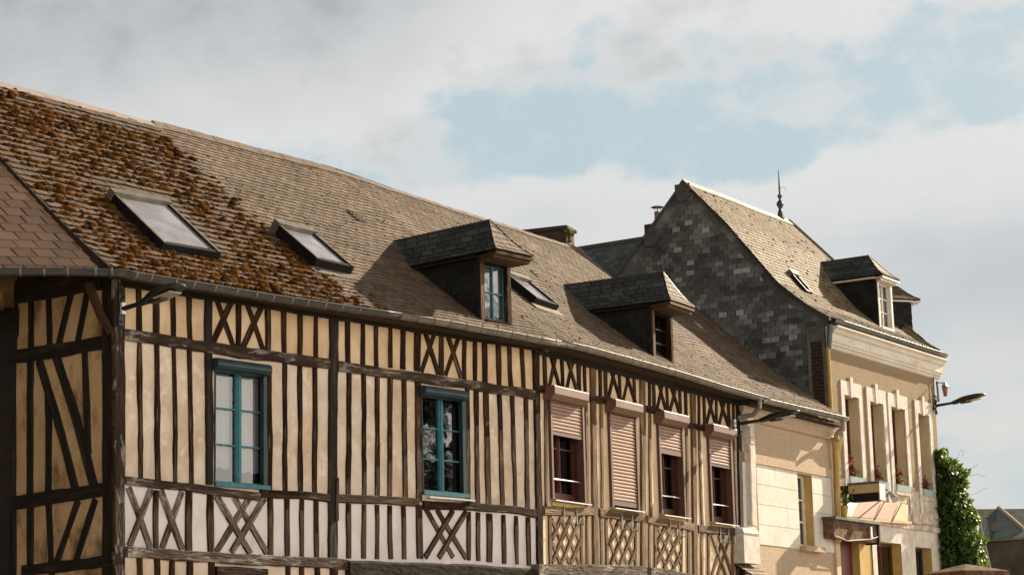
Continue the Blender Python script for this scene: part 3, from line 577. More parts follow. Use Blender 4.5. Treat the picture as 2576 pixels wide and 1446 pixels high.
# --- end wall going back
def epx(x, y): return FE.px(x, y)
eL = epx(38, 1100)[0]
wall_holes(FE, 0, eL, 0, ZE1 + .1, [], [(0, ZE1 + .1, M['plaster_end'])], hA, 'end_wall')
WB = M['wood_black']
class _E: pass
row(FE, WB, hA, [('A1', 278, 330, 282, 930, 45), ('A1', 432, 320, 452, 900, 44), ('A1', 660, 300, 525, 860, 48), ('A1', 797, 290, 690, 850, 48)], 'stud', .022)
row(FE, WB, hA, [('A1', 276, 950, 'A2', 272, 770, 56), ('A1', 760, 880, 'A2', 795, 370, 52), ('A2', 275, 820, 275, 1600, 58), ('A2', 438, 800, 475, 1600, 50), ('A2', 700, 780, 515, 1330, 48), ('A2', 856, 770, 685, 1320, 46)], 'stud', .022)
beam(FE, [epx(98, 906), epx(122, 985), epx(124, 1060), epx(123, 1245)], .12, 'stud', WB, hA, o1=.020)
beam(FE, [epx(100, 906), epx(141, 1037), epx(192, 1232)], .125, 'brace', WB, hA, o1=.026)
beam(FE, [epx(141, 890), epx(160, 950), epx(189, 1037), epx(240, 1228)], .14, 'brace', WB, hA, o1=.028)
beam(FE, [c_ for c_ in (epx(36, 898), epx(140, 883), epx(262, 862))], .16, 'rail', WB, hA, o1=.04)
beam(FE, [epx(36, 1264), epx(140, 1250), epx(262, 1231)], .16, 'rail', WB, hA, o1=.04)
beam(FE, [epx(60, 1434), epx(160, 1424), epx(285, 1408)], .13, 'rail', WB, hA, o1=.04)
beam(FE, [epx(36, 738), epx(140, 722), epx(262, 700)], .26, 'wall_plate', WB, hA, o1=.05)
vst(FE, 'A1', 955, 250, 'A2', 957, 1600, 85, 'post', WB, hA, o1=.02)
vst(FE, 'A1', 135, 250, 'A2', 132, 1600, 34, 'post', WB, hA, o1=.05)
# strut carrying the corner eave
st_ = MB(); st_.tube([hitp((280, 838), F1.P - F1.d * .12, F1.d), hitp((252, 790), F1.P - F1.d * .22, F1.d), hitp((222, 712), F1.P - F1.d * .36, F1.d)], [.052, .058, .06], 6); st_.build('strut', M['wood'], hA)
# --- roof
b_moss = roof_hit(SA, (620, 520))[0]
a_m0 = roof_hit(SA, (375, 302))[0]; a_m1 = roof_hit(SA, (862, 748))[0]
amoss = (a_m0 + a_m1) / 2 + .0
print('moss boundary', a_m0, a_m1)
LA = (EM - EA0).length
rf = MB(); slates(rf, SA, 33, .24, amin=0, amax=amoss, lift=.020, jit=.010, smax=None); rf.build('roof', M['slate_old'], hA, label='old moss covered slates')
rf = MB(); slates(rf, SA, 46, .20, amin=amoss, amax=1, lift=.011, jit=.006, brk=.01); rfA = rf.build('roof', M['slate'], hA)
deck(SA, 0, 1, 'roof_deck', M['deck'], hA)
# closing back slope and rear wall, so the house is whole
def rear(F, s0, s1, zr, ro, ze, parent, m, depth=None):
    D = (ro * 2)
    mb = MB(); mb.face([F.w(s0, ro, zr), F.w(s1, ro, zr), F.w(s1, D - OV, ze), F.w(s0, D - OV, ze)]); mb.build('rear_roof', m, parent)
    mb = MB(); mb.face([F.w(s0, D, 0), F.w(s1, D, 0), F.w(s1, D, ze), F.w(s0, D, ze)]); mb.build('rear_wall', M['plaster_mid'], parent)
rear(F1, SL - 4, (MR - F1.P).dot(F1.d), ZR - .04, -RT, ZE1, hA, M['slate'])
# raised left verge and its lead edge
vg = MB()
for j in range(12):
    b0, b1 = j / 12, (j + 1) / 12; p0, p1 = SA(0, b0), SA(0, b1); d = -F1.d
    vg.hexa([p0 + d * .03 - V((0, 0, .12)), p0 + d * .0 - V((0, 0, .12)), p1 + d * .0 - V((0, 0, .12)), p1 + d * .03 - V((0, 0, .12)), p0 + d * .03 + V((0, 0, .015)), p0 + V((0, 0, .015)), p1 + V((0, 0, .015)), p1 + d * .03 + V((0, 0, .015))])
vg.build('verge', M['soffit'], hA)
# ridge: metal capping at left, slate ridge at right
def ridge_cap(S, a0, a1, name, m, parent, w=.16, seg=.6, inward=None, lift=.03, h=.05):
    L = (S(a1, 1) - S(a0, 1)).length; n = max(1, int(L / seg)); mb = MB()
    for i in range(n):
        A, B = S(a0 + (a1 - a0) * i / n, 1), S(a0 + (a1 - a0) * (i + 1.03) / n, 1)
        A2, B2 = S(a0 + (a1 - a0) * i / n, 1 - w / 5.2), S(a0 + (a1 - a0) * (i + 1.03) / n, 1 - w / 5.2)
        u = V((0, 0, lift + (i % 2) * .004)); bk = (A - A2); bk.z = -bk.z
        nr = (B - A).cross(A2 - A).normalized(); nr = nr if nr.z > 0 else -nr
        q = [A2 + nr * (.024 + (i % 2) * .003), B2 + nr * (.024 + (i % 2) * .003), B + u, A + u]
        mb.face(q); mb.face([q[3], q[2], B + bk + u * .5, A + bk + u * .5])
        mb.face([q[1], q[0], q[0] - nr * .02, q[1] - nr * .02]); mb.face([q[0], q[3], A, q[0] - nr * .02]); mb.face([q[2], q[1], q[1] - nr * .02, B])
    return mb.build(name, m, parent)
ridge_cap(SA, -.05, a_m0 * 1.0, 'ridge_cap', M['zinc_light'], hA, .17, 1.4)
ridge_cap(SA, a_m0 - .005, 1, 'ridge_cap', M['slate'], hA, .15, .22, lift=.055)
# --- moss
def ico():
    t = (1 + 5 ** .5) / 2; v = [V(p).normalized() for p in ((-1, t, 0), (1, t, 0), (-1, -t, 0), (1, -t, 0), (0, -1, t), (0, 1, t), (0, -1, -t), (0, 1, -t), (t, 0, -1), (t, 0, 1), (-t, 0, -1), (-t, 0, 1))]
    f = [(0, 11, 5), (0, 5, 1), (0, 1, 7), (0, 7, 10), (0, 10, 11), (1, 5, 9), (5, 11, 4), (11, 10, 2), (10, 7, 6), (7, 1, 8), (3, 9, 4), (3, 4, 2), (3, 2, 6), (3, 6, 8), (3, 8, 9), (4, 9, 5), (2, 4, 11), (6, 2, 10), (8, 6, 7), (9, 8, 1)]
    cache = {}; nf = []
    def mid(a, b):
        k = (min(a, b), max(a, b))
        if k not in cache: v.append(((v[a] + v[b]) / 2).normalized()); cache[k] = len(v) - 1
        return cache[k]
    for a, b, cc in f: x, y, z = mid(a, b), mid(b, cc), mid(cc, a); nf += [(a, x, z), (b, y, x), (cc, z, y), (x, y, z)]
    return v, nf
ICOV, ICOF = ico()
def blob(mb, P, X, Y, Z, sx, sy, sz, rough=.35, rnd=None):
    sd = random.random() * 50
    mb.idx([P + X * (v.x * sx * k) + Y * (v.y * sy * k) + Z * (v.z * sz * k) for v in ICOV for k in (1 + rough * noise.noise(v * 2.3 + V((sd, 0, 0))),)], ICOF, random.random() if rnd is None else rnd)
def surfframe(S, a, b):
    p = S(a, b); X = (S(a + .005, b) - S(a - .005, b)).normalized(); Y = (S(a, b + .005) - S(a, b - .005)).normalized(); return p, X, Y, X.cross(Y)
skyl = []   # forbidden zones (filled by skylights)
ms = MB()
def sky_forbid(S, c4, pad=.012):
    ab = [roof_hit(S, p, -.2, 1.4) for p in c4]; return (min(x[0] for x in ab) - pad, max(x[0] for x in ab) + pad, min(x[1] for x in ab) - pad, max(x[1] for x in ab) + pad)
z1 = sky_forbid(SA, [(272, 470), (443, 515), (560, 643), (400, 607)])
for i in range(33):
    b = (i + .0) / 33
    ncol = int(LA * amoss / .044)
    for k in range(ncol):
        a = amoss * (k + random.random()) / ncol * 1.03
        if z1[0] < a < z1[1] and z1[2] < b < z1[3] + .02: continue
        dens = .90 + .75 * noise.noise(V((a * 26, b * 8, 2))) + .35 * noise.noise(V((a * 9, b * 3, 7)))
        if b > .90: dens -= .7
        if a < .03: dens -= .5
        if a > amoss * .97: dens -= .35
        if b < .12 and a > .1: dens += .1
        if b > .35 and a > amoss * .86: dens -= .12
        if random.random() > dens: continue
        p, X, Y, Z = surfframe(SA, a, max(.002, b + random.uniform(-.004, .006)))
        s = random.uniform(.018, .044) * (1.45 if random.random() < .2 else 1)
        blob(ms, p + Z * .012, X, Y, Z, s * random.uniform(1.1, 1.9), s * random.uniform(.7, 1.05), s * random.uniform(.6, .95), .6)
for k in range(60):   # a few strays on the newer slates
    a = amoss + abs(random.gauss(0, .035)) + .005; b = random.random() * .5
    p, X, Y, Z = surfframe(SA, a, b); s = random.uniform(.015, .035); blob(ms, p + Z * .008, X, Y, Z, s * 1.3, s * .8, s * .6, .5)
for k in range(260):
    a = amoss + .02 + (1 - amoss) * random.random(); b = random.random(); p, X, Y, Z = surfframe(SA, a, b); s = random.uniform(.008, .022); blob(ms, p + Z * .008, X, Y, Z, s * 1.3, s * .8, s * .5, .5)
mo = ms.build('moss', M['moss'], None, smooth=True); tag(mo, 'golden brown moss cushions covering the old slates at left', 'moss', kind='stuff')
# --- left wing roof in front of the end wall
LWE = hitp((288, 684), F1.P + F1.n * OV, F1.n); LWE.z = ZE1 - .03
ldir = V((-math.sin(rad(84.5)), -math.cos(rad(84.5)), 0))
updir = (SA(0, 1) - SA(0, 0))
def SLf(a, b):   # a 0 at corner to 1 at left
    p = LWE + ldir * (a * 6.0) + updir * b + V((0, 0, -.07)) + V((0, 0, .03 * math.sin(a * 8))); return p + sag(p) * .3
def SLr(a, b): return SLf(1 - a, b)
lw = MB(); slates(lw, SLr, 27, .235, lift=.016, jit=.003)
wing = root('wing_roof', 'smooth brown slate roof slope over the recessed corner at the far left', 'roof', LWE)
lw.build('slates', M['slate_tile'], wing); deck(SLr, 0, 1, 'roof_deck', M['deck'], wing)
# brick and timber wall at the far left
FLw = Frame(FE.w(eL, 0, 0), 41)
lwr = root('brick_wall', 'dark brick wall with a timbered plaster panel at the left edge', 'wall', FLw.w(-1, 0, 0))
zb = FLw.px(20, 832)[1]
def uvquad(mb, F, s0, s1, o, z0, z1):
    mb.face([F.w(s0, o, z0), F.w(s1, o, z0), F.w(s1, o, z1), F.w(s0, o, z1)], uv=[(s0, z0), (s1, z0), (s1, z1), (s0, z1)])
def brickbox(mb, F, s0, s1, o0, o1, z0, z1):
    uvquad(mb, F, s0, s1, o1, z0, z1)
    for (ss, fl) in ((s0, 0), (s1, 1)):
        q = [F.w(ss, o0, z0), F.w(ss, o1, z0), F.w(ss, o1, z1), F.w(ss, o0, z1)]; uvs = [(o0, z0), (o1, z0), (o1, z1), (o0, z1)]
        mb.face(q[::-1] if fl else q, uv=uvs[::-1] if fl else uvs)
    mb.face([F.w(s0, o1, z1), F.w(s1, o1, z1), F.w(s1, o0, z1), F.w(s0, o0, z1)], uv=[(s0, o1), (s1, o1), (s1, o0), (s0, o0)])
bw = MB(); brickbox(bw, FLw, -5, 0, -.2, 0, 0, zb); bw.build('brickwork', M['brick_left'], lwr)
bw = MB(); bw.box(FLw, -5, 0, -.2, -.02, zb, ZE1 + .5); bw.build('plaster_panel', M['plaster_end'], lwr)
for x, w in ((14, .0), (35, .08)):
    if w: s = FLw.px(x, 750)[0]; beam(FLw, [(s, zb), (s, ZE1 - .1)], .14, 'post', WB, lwr, o0=-.05, o1=.03)
beam(FLw, [(-5, zb), (0, zb)], .1, 'rail', WB, lwr, o1=.03); beam(FLw, [(-5, ZE1 - .3), (0, ZE1 - .3)], .3, 'rail', WB, lwr, o1=.03)
s = FLw.px(14, 750)[0]; beam(FLw, [(FLw.px(17, 750)[0] , zb), (FLw.px(17, 750)[0], ZE1 - .1)], .06, 'stud', WB, lwr, o0=-.05, o1=.02)
# --- gutters of A
GR = .068
def gz(F, s):
    tb = [(-.2, 6.466), (2.0, 6.474), (4.0, 6.511), (5.2, 6.519), (7.6, 6.50)] if F is F1 else [(-.5, 6.50), (.6, 6.535), (2.5, 6.54), (4.0, 6.535), (5.5, 6.508), (7.5, 6.50)]
    for (a, b), (c1, d1) in zip(tb[:-1], tb[1:]):
        if s <= c1: t = max(0, (s - a) / (c1 - a)); return b + (d1 - b) * t - .006
    return tb[-1][1] - .006
def gut_pts(F, s0, s1, n, o=OV + .05): return [F.w(s0 + (s1 - s0) * i / n, o, gz(F, s0 + (s1 - s0) * i / n)) for i in range(n + 1)]
gsplit = F1.px(1003, 790, OV + .05)[0]
mtr = mitre(OV + .05); smit = (mtr - F1.P).dot(F1.d); smit2 = (mtr - F2.P).dot(F2.d)
gc = F1.px(330, 690, OV + .05)[0]
gstart = LWE + F1.n * .02
pw = [LWE + ldir * (6 - i * .5) + V((math.cos(rad(84.5)), -math.sin(rad(84.5)), 0)) * .05 for i in range(12)]
for p in pw: p.z = ZE1 - .03
nw = V((math.cos(rad(84.5)), -math.sin(rad(84.5)), 0))
pA = gut_pts(F1, gc, gsplit, 14)
gA = gutter(pw + [LWE.lerp(pA[0], .5) + V((.03, -.03, 0))] + pA, [nw] * 12 + [(nw + F1.n).normalized()] + [F1.n] * 15, GR, 'gutter', M['gutter_dark'], hA)
gB = gutter(gut_pts(F1, gsplit, smit, 8), [F1.n] * 8 + [(F1.n + F2.n).normalized()], GR, 'gutter', M['zinc'], hA)
for x in (53, 113, 172, 242, 283): 
    q = hitp((x, 690), pw[0], nw); strap(V((q.x, q.y, ZE1 - .03)), nw, -ldir, GR + .004, M['zinc'], gA)
for x in (336, 374, 436, 481, 535, 589, 638): s = F1.px(x, 700, OV + .05)[0]; strap(F1.w(s, OV + .05, gz(F1, s)), F1.n, F1.d, GR + .004, M['zinc'], gA)
for x in (681, 728, 767, 812, 854, 898): s = F1.px(x, 760, OV + .05)[0]; strap(F1.w(s, OV + .05, gz(F1, s)), F1.n, F1.d, GR + .004, M['zinc'], gA)
s = gsplit
while s < smit: strap(F1.w(s, OV + .05, gz(F1, s)), F1.n, F1.d, GR + .004, M['gutter_dark'], gB, .006); s += .31
# --- teal windows
def roller_box(F, parent, k, pts, o1=.17, m=None, round_=True, h=.15):
    (x0, y0), (x1, y1) = [c(k, *p) for p in pts]      # front top-left / top-right at offset o1
    s0, za = F.px(x0, y0, o1); s1, zb_ = F.px(x1, y1, o1); z1 = (za + zb_) / 2
    prof_ = [(0, 0), (o1 - .05, 0), (o1 - .015, -.02), (o1, -.06), (o1, -h + .05), (o1 - .02, -h + .015), (o1 - .06, -h), (0, -h)] if round_ else [(0, .0), (o1 - .01, 0), (o1, -.015), (o1, -h * .62), (o1 - .075, -h), (0, -h)]
    mb = MB(); mb.prism([F.w(s0, o, z1 + zz) for o, zz in prof_], F.d * (s1 - s0)); return mb.build('shutter_box', m, parent), s0, s1, z1
wA1 = window(F1, hA, w1s0, w1s1, w1z0, w1z1, M['teal'], rec=.05, curt=[(.02, .42, .17), (.5, .97, .15)], reveal=M['teal_dark'], fw=.03, mull=.075, bar=.02, bottom=.075)
roller_box(F1, wA1, 'A1', [(1945, 955), (2425, 1012)], .16, M['teal_dark'], h=.14)
wA2 = window(F1, hA, w2s0, w2s1, w2z0, w2z1, M['teal'], rec=.05, reveal=M['teal_dark'], fw=.03, mull=.075, bar=.02, bottom=.075, curt=None)
roller_box(F1, wA2, 'A3', [(1512, 940), (1880, 990)], .16, M['teal_dark'], h=.14)
for w, s0, s1, z0 in ((wA1, w1s0, w1s1, w1z0), (wA2, w2s0, w2s1, w2z0)):
    sl = MB(); sl.box(F1, s0, s1 + .01, -.06, .045, z0 - .0, z0 + .052); sl.build('sill', M['teal'], w)
    for (ga_, gb_) in ((s1 - .085, s1), (s0, s0 + .012)): fr = MB(); fr.box(F1, ga_, gb_, -.05, .02, z0 + .055, w1z1 if w is wA1 else w2z1); fr.build('shutter_guide', M['teal_dark'], w)
ss = MB(); ss.box(F1, w2s0 + .08, w2s1 + .09, .0, .07, w2z0 - .045, w2z0 - .025); ss.build('sill', M['steel'], wA2)
# --- dormers
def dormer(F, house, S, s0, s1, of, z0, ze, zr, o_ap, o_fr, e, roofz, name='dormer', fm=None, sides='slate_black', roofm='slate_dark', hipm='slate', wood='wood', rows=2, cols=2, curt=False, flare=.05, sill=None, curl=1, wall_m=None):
    """roofz(o) = roof height at offset o.  F frame, face at offset of"""
    sm = (s0 + s1) / 2
    def back(z):  # offset where main roof reaches z
        o = of
        while roofz(o) < z and o > -6: o -= .02
        return o
    ob_e, ob_r = back(ze) - .35, back(zr) - .45
    d = MB()
    for s, w in ((s0, 1), (s1, -1)):
        poly = [F.w(s, of, z0 - .25), F.w(s, of, ze), F.w(s, ob_e, ze)]
        d.prism(poly, F.d * (.04 * w))
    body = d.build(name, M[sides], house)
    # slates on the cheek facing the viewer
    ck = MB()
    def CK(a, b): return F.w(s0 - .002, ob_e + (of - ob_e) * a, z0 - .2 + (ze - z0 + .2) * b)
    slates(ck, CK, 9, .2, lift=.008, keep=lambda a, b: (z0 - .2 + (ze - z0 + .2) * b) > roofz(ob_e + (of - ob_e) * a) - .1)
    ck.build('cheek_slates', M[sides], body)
    # roof: left, right, front hip with a small flare at the foot
    def mk(Aa, Ab, Ra, Rb):
        def f(a, b):
            p = Aa.lerp(Ab, a).lerp(Ra.lerp(Rb, a), b); p.z -= flare * math.sin(math.pi * b) * (1.2 - b); return p
        return f
    er = .03
    FL, FR, BL, BR = F.w(s0 - e, o_fr, ze), F.w(s1 + er, o_fr, ze), F.w(s0 - e, ob_e, ze), F.w(s1 + er, ob_e, ze)
    AP, BK = F.w(sm, o_ap, zr), F.w(sm, ob_r, zr)
    nl = max(3, int((AP - (FL + BL) / 2).length / .11)); nl = max(4, min(9, int(((zr - ze) ** 2 + (sm - s0 + e) ** 2) ** .5 / .105)))
    for nm, f, m, wd in (('roof', mk(BL, FL, BK, AP), roofm, .22), ('roof', mk(FR, BR, AP, BK), roofm, .22), ('roof', mk(FL, FR, AP, AP + F.d * .001), hipm, .16)):  # front slope takes a paler slate, its sunlight put into the colour
        r = MB(); slates(r, f, nl, wd, lift=.012, jit=.004, cols=None); r.build(nm, M[m], body, label='front slope in a paler slate for the sun on it' if m == hipm and f(0, 1) == AP else None)
        deck(f, 0, 1, 'roof_deck', M['deck'], body, 6, 5, -.012)
    # ridge & hip strips
    rb = MB(); rb.tube([BK + V((0, 0, .005)), AP + V((0, 0, .005)) + F.n * .02], .022, 6)
    for q in (FL, FR):
        pts = [AP.lerp(q, t) - V((0, 0, flare * math.sin(math.pi * (1 - t)) * (1.2 - (1 - t)))) + V((0, 0, .012)) for t in (0, .25, .5, .75, 1)]; rb.tube(pts, .011, 5)
    rb.build('ridge', M['gutter_dark'], body)
    # boarded underside and fascia
    u = MB(); u.hexa([p - V((0, 0, .06)) for p in (FL, FR, F.w(s1 + .02, of - .05, ze), F.w(s0 - .02, of - .05, ze))] + [p - V((0, 0, .02)) for p in (FL, FR, F.w(s1 + .02, of - .05, ze), F.w(s0 - .02, of - .05, ze))])
    u.hexa([p for p in (F.w(s0 - e + .02, o_fr - .06, ze - .1), F.w(s1 + er - .005, o_fr - .06, ze - .1), F.w(s1 + .02, of + .02, ze - .1), F.w(s0 - .02, of + .02, ze - .1), F.w(s0 - e + .02, o_fr - .06, ze - .062), F.w(s1 + er - .005, o_fr - .06, ze - .062), F.w(s1 + .02, of + .02, ze - .062), F.w(s0 - .02, of + .02, ze - .062))])
    u.build('fascia', M['wood_gold'] if wood == 'wood' else M[wood], body)
    # fascia under the left eave
    u = MB(); u.box(F, s0 - e + .02, s0 - .012, ob_e, of, ze - .05, ze - .02); u.box(F, s1 + .006, s1 + er, ob_e, of, ze - .05, ze - .02); u.build('fascia', M['wood_black'] if wood == 'wood' else M[wood], body)
    # posts
    pw_ = .085
    beam(F, [(s0 + pw_ / 2, z0 - .1), (s0 + pw_ / 2, ze - .03)], pw_, 'post', M['wood_gold'] if wood == 'wood' else M[wood], body, o0=of - .06, o1=of + .012, wob=.004)
    beam(F, [(s1 - pw_ / 2, z0 - .15), (s1 - pw_ / 2, ze - .03)], pw_, 'post', M['wood'] if wood == 'wood' else M[wood], body, o0=of - .06, o1=of + .012, wob=.004)
    beam(F, [(s0, ze - .07), (s1, ze - .07)], .1, 'lintel', M[wood], body, o0=of - .06, o1=of + .008, wob=.003)
    F_ = Frame(F.w(0, of, 0), F.az); F_.d, F_.n = F.d, F.n
    a0, a1, b0, b1 = s0 + pw_ * .8, s1 - pw_ * .8, z0 + .03, ze - .11
    window_(F_, body, a0, a1, b0, b1, fm or M['teal'], rows, cols, curt)
    sl = MB(); sl.box(F_, a0, a1, -.06, .05, b0 - .06, b0 - .012); sl.build('sill', sill or M['wood'], body)
    return body
def window_(F, parent, s0, s1, z0, z1, fm, rows, cols, curt):
    mb = MB(); rec = .06; fw = .03
    for q in ((s0, s0 + fw, z0, z1), (s1 - fw, s1, z0, z1), (s0 + fw, s1 - fw, z0, z0 + .04), (s0 + fw, s1 - fw, z1 - fw, z1)): mb.box(F, q[0], q[1], -rec - .04, -rec, q[2], q[3])
    a0, a1, b0, b1 = s0 + fw, s1 - fw, z0 + .04, z1 - fw
    for i in range(1, cols): x = a0 + (a1 - a0) * i / cols; mb.box(F, x - .013, x + .013, -rec - .035, -rec + .004, b0, b1)
    for j in range(1, rows): zz = b0 + (b1 - b0) * j / rows; mb.box(F, a0, a1, -rec - .03, -rec - .002, zz - .011, zz + .011)
    w = mb.build('window', fm, parent)
    p = MB(); p.face([F.w(a0, -rec - .02, b0), F.w(a1, -rec - .02, b0), F.w(a1, -rec - .02, b1), F.w(a0, -rec - .02, b1)]); p.build('pane', M['glass'] if curt else M['glass_dark'], parent)
    if curt: curtain_mesh(F, s0, s1, z0, z1, -rec - .08, 4, parent)
    rv = MB(); o0 = -rec - .3
    for q in ([F.w(s0, 0, z0), F.w(s0, 0, z1), F.w(s0, o0, z1), F.w(s0, o0, z0)], [F.w(s1, 0, z0), F.w(s1, o0, z0), F.w(s1, o0, z1), F.w(s1, 0, z1)], [F.w(s0, 0, z1), F.w(s1, 0, z1), F.w(s1, o0, z1), F.w(s0, o0, z1)], [F.w(s0, 0, z0), F.w(s0, o0, z0), F.w(s1, o0, z0), F.w(s1, 0, z0)], [F.w(s0, o0, z0), F.w(s0, o0, z1), F.w(s1, o0, z1), F.w(s1, o0, z0)]): rv.face(q)
    rv.build('reveal', M['black'], parent)
slopeA = (ZR - ZE1) / (OV + RT)
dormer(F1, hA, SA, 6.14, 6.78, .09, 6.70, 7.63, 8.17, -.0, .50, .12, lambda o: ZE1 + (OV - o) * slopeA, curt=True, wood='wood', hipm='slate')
# ================================================================== HOUSE B (brown shutters)
hB = root('timber_house', 'half-timbered house in the middle with brown roller shutters and lattice bracing', 'house', F2.w(0, 0, 0))
G_ = M['wood_gold']
W2 = [dict(l0=('A5', 345, 840), l1=('A6', 365, 715), r0=('A5', 668, 885), r1=('A6', 685, 745), shut=('A6', 510, 92), box=[(415, 713), (750, 783)]),
      dict(l0=('A5', 940, 955), l1=('A6', 930, 785), r0=('A5', 1200, 990), r1=('A6', 1190, 820), shut=None, box=[(1015, 845), (1283, 903)]),
      dict(l0=('A5', 1422, 1065), l1=('A6', 1405, 850), r0=('A5', 1660, 1100), r1=('A6', 1635, 885), shut=('A6', 1515, 265), box=[(1492, 958), (1735, 1013)]),
      dict(l0=('A5', 1910, 1190), l1=('A6', 1900, 935), r0=('A5', 2130, 1235), r1=('A6', 2110, 950), shut=('A6', 1990, 385), box=[(1975, 1092), (2205, 1135)])]
holesB = []
for w in W2:
    l1 = F2.px(*c(*w['l1'])); r1 = F2.px(*c(*w['r1'])); l0 = F2.px(*c(*w['l0'])); r0 = F2.px(*c(*w['r0']))
    s0 = (l0[0] + l1[0]) / 2; s1 = (r0[0] + r1[0]) / 2; z0 = (l1[1] + r1[1]) / 2; z1 = (l0[1] + r0[1]) / 2
    w['g'] = (s0, s1, z0, z1); holesB.append((s0, s1, z0, z1))
wall_holes(F2, 0, S2, 0, ZE1 + .1, holesB, [(0, 5.75, M['plaster_f2']), (5.75, ZE1 + .1, M['plaster_top'])], hB, 'plaster_wall')
row(F2, W_, hB, [('A5', 300, 320, 320, 750, 34), ('A5', 478, 350, 488, 760, 28), ('A5', 640, 380, 650, 800, 34), ('A5', 697, 390, 708, 800, 24), ('A5', 850, 420, 858, 840, 26), ('A5', 905, 430, 912, 850, 30), ('A5', 1042, 460, 1050, 880, 24), ('A5', 1187, 490, 1192, 900, 26),
     ('A5', 1340, 530, 1340, 940, 22), ('A5', 1375, 540, 1385, 955, 26), ('A5', 1505, 600, 1520, 990, 22), ('A5', 1632, 650, 1645, 1010, 22), ('A5', 1688, 670, 1698, 1030, 26), ('A5', 1822, 700, 1825, 1115, 22), ('A5', 1872, 710, 1880, 1125, 24), ('A5', 1992, 750, 1995, 1120, 20), ('A5', 2112, 790, 2120, 1140, 22), ('A5', 2160, 810, 2165, 1150, 20)])
row(F2, G_, hB, [('A5', 320, 760, 'A6', 318, 800, 22), ('A5', 715, 860, 'A6', 718, 810, 24), ('A5', 862, 880, 'A6', 862, 820, 24), ('A5', 1340, 980, 'A6', 1328, 870, 24), ('A5', 1700, 1090, 'A6', 1688, 960, 22), ('A5', 1822, 1140, 'A6', 1828, 975, 20), ('A5', 2165, 1200, 'A6', 2165, 1010, 20)])
row(F2, G_, hB, [('A6', 352, 860, 360, 1345, 30), ('A6', 657, 870, 662, 1345, 22), ('A6', 712, 870, 716, 1345, 22), ('A6', 850, 880, 858, 1345, 24), ('A6', 900, 890, 907, 1350, 24), ('A6', 1185, 910, 1180, 1355, 18), ('A6', 1318, 935, 1316, 1370, 22), ('A6', 1373, 945, 1373, 1385, 24),
     ('A6', 1630, 980, 1625, 1420, 16), ('A6', 1690, 1010, 1695, 1435, 22), ('A6', 1825, 1030, 1825, 1500, 22), ('A6', 1885, 1040, 1890, 1500, 24), ('A6', 2115, 1060, 2120, 1500, 22), ('A6', 2165, 1055, 2167, 1500, 20)])
row(F2, G_, hB, [('A5', 775, 400, 'A6', 793, 1370, 50), ('A5', 1265, 510, 'A6', 1255, 1390, 46), ('A5', 1760, 690, 'A6', 1755, 1460, 42)], 'post', .036)
vst(F2, 'A5', 2205, 830, 'A6', 2210, 1500, 36, 'post', WB, hB, o1=.04)
for x in ((355, 370, 455, 735), (507, 370, 625, 765), (925, 450, 1050, 860), (1070, 490, 1200, 885), (1398, 575, 1502, 975), (1525, 640, 1636, 1000), (1890, 755, 1990, 1110), (2010, 790, 2115, 1125)): brace(F2, 'A5', *x, W_, hB, .075, .026)
for x in ((432, 375, 355, 735), (605, 395, 525, 755), (1018, 475, 935, 845), (1163, 505, 1080, 870), (1485, 610, 1410, 965), (1614, 665, 1540, 975), (1978, 765, 1896, 1105), (2090, 805, 2020, 1115)): brace(F2, 'A5', *x, W_, hB, .075, .019)
# lattices under the windows
def lattice(x0, x1, yt0, yt1, yb0, yb1, step, run, ph):
    """crossing straps clipped to a panel, in A6 crop units; run = sideways travel over the full height"""
    def yt(x): return yt0 + (yt1 - yt0) * (x - x0) / (x1 - x0)
    def yb(x): return yb0 + (yb1 - yb0) * (x - x0) / (x1 - x0)
    for sg, o1 in ((1, .019), (-1, .028)):
        k = -6
        while k < 8:
            xa = x0 + ph + k * step if sg > 0 else x0 + ph * .4 + k * step; xb = xa + run * sg
            k += 1
            ts = [0.0, 1.0]
            # clip to x range
            lo, hi = 0.0, 1.0
            dx = xb - xa
            for bound, up in ((x0, False), (x1, True)):
                t = (bound - xa) / dx
                if (dx > 0) == up: hi = min(hi, t)
                else: lo = max(lo, t)
            if hi - lo < .12: continue
            def pt(t): x = xa + dx * t; return (x, yt(x) + (yb(x) - yt(x)) * t)
            (ax, ay), (bx, by) = pt(lo), pt(hi)
            brace(F2, 'A6', ax, ay, bx, by, G_, hB, .072, o1, .004)
lattice(375, 650, 885, 895, 1335, 1340, 92, 185, -10)
lattice(925, 1172, 910, 935, 1340, 1352, 88, 165, 15)
lattice(1388, 1622, 960, 985, 1365, 1420, 84, 185, 0)
for x, o1 in (((1915, 1060, 2050, 1446), .028), ((1985, 1065, 2112, 1440), .028), ((2035, 1065, 1922, 1446), .019), ((2095, 1070, 1975, 1446), .019)): brace(F2, 'A6', *x, G_, hB, .072, o1)
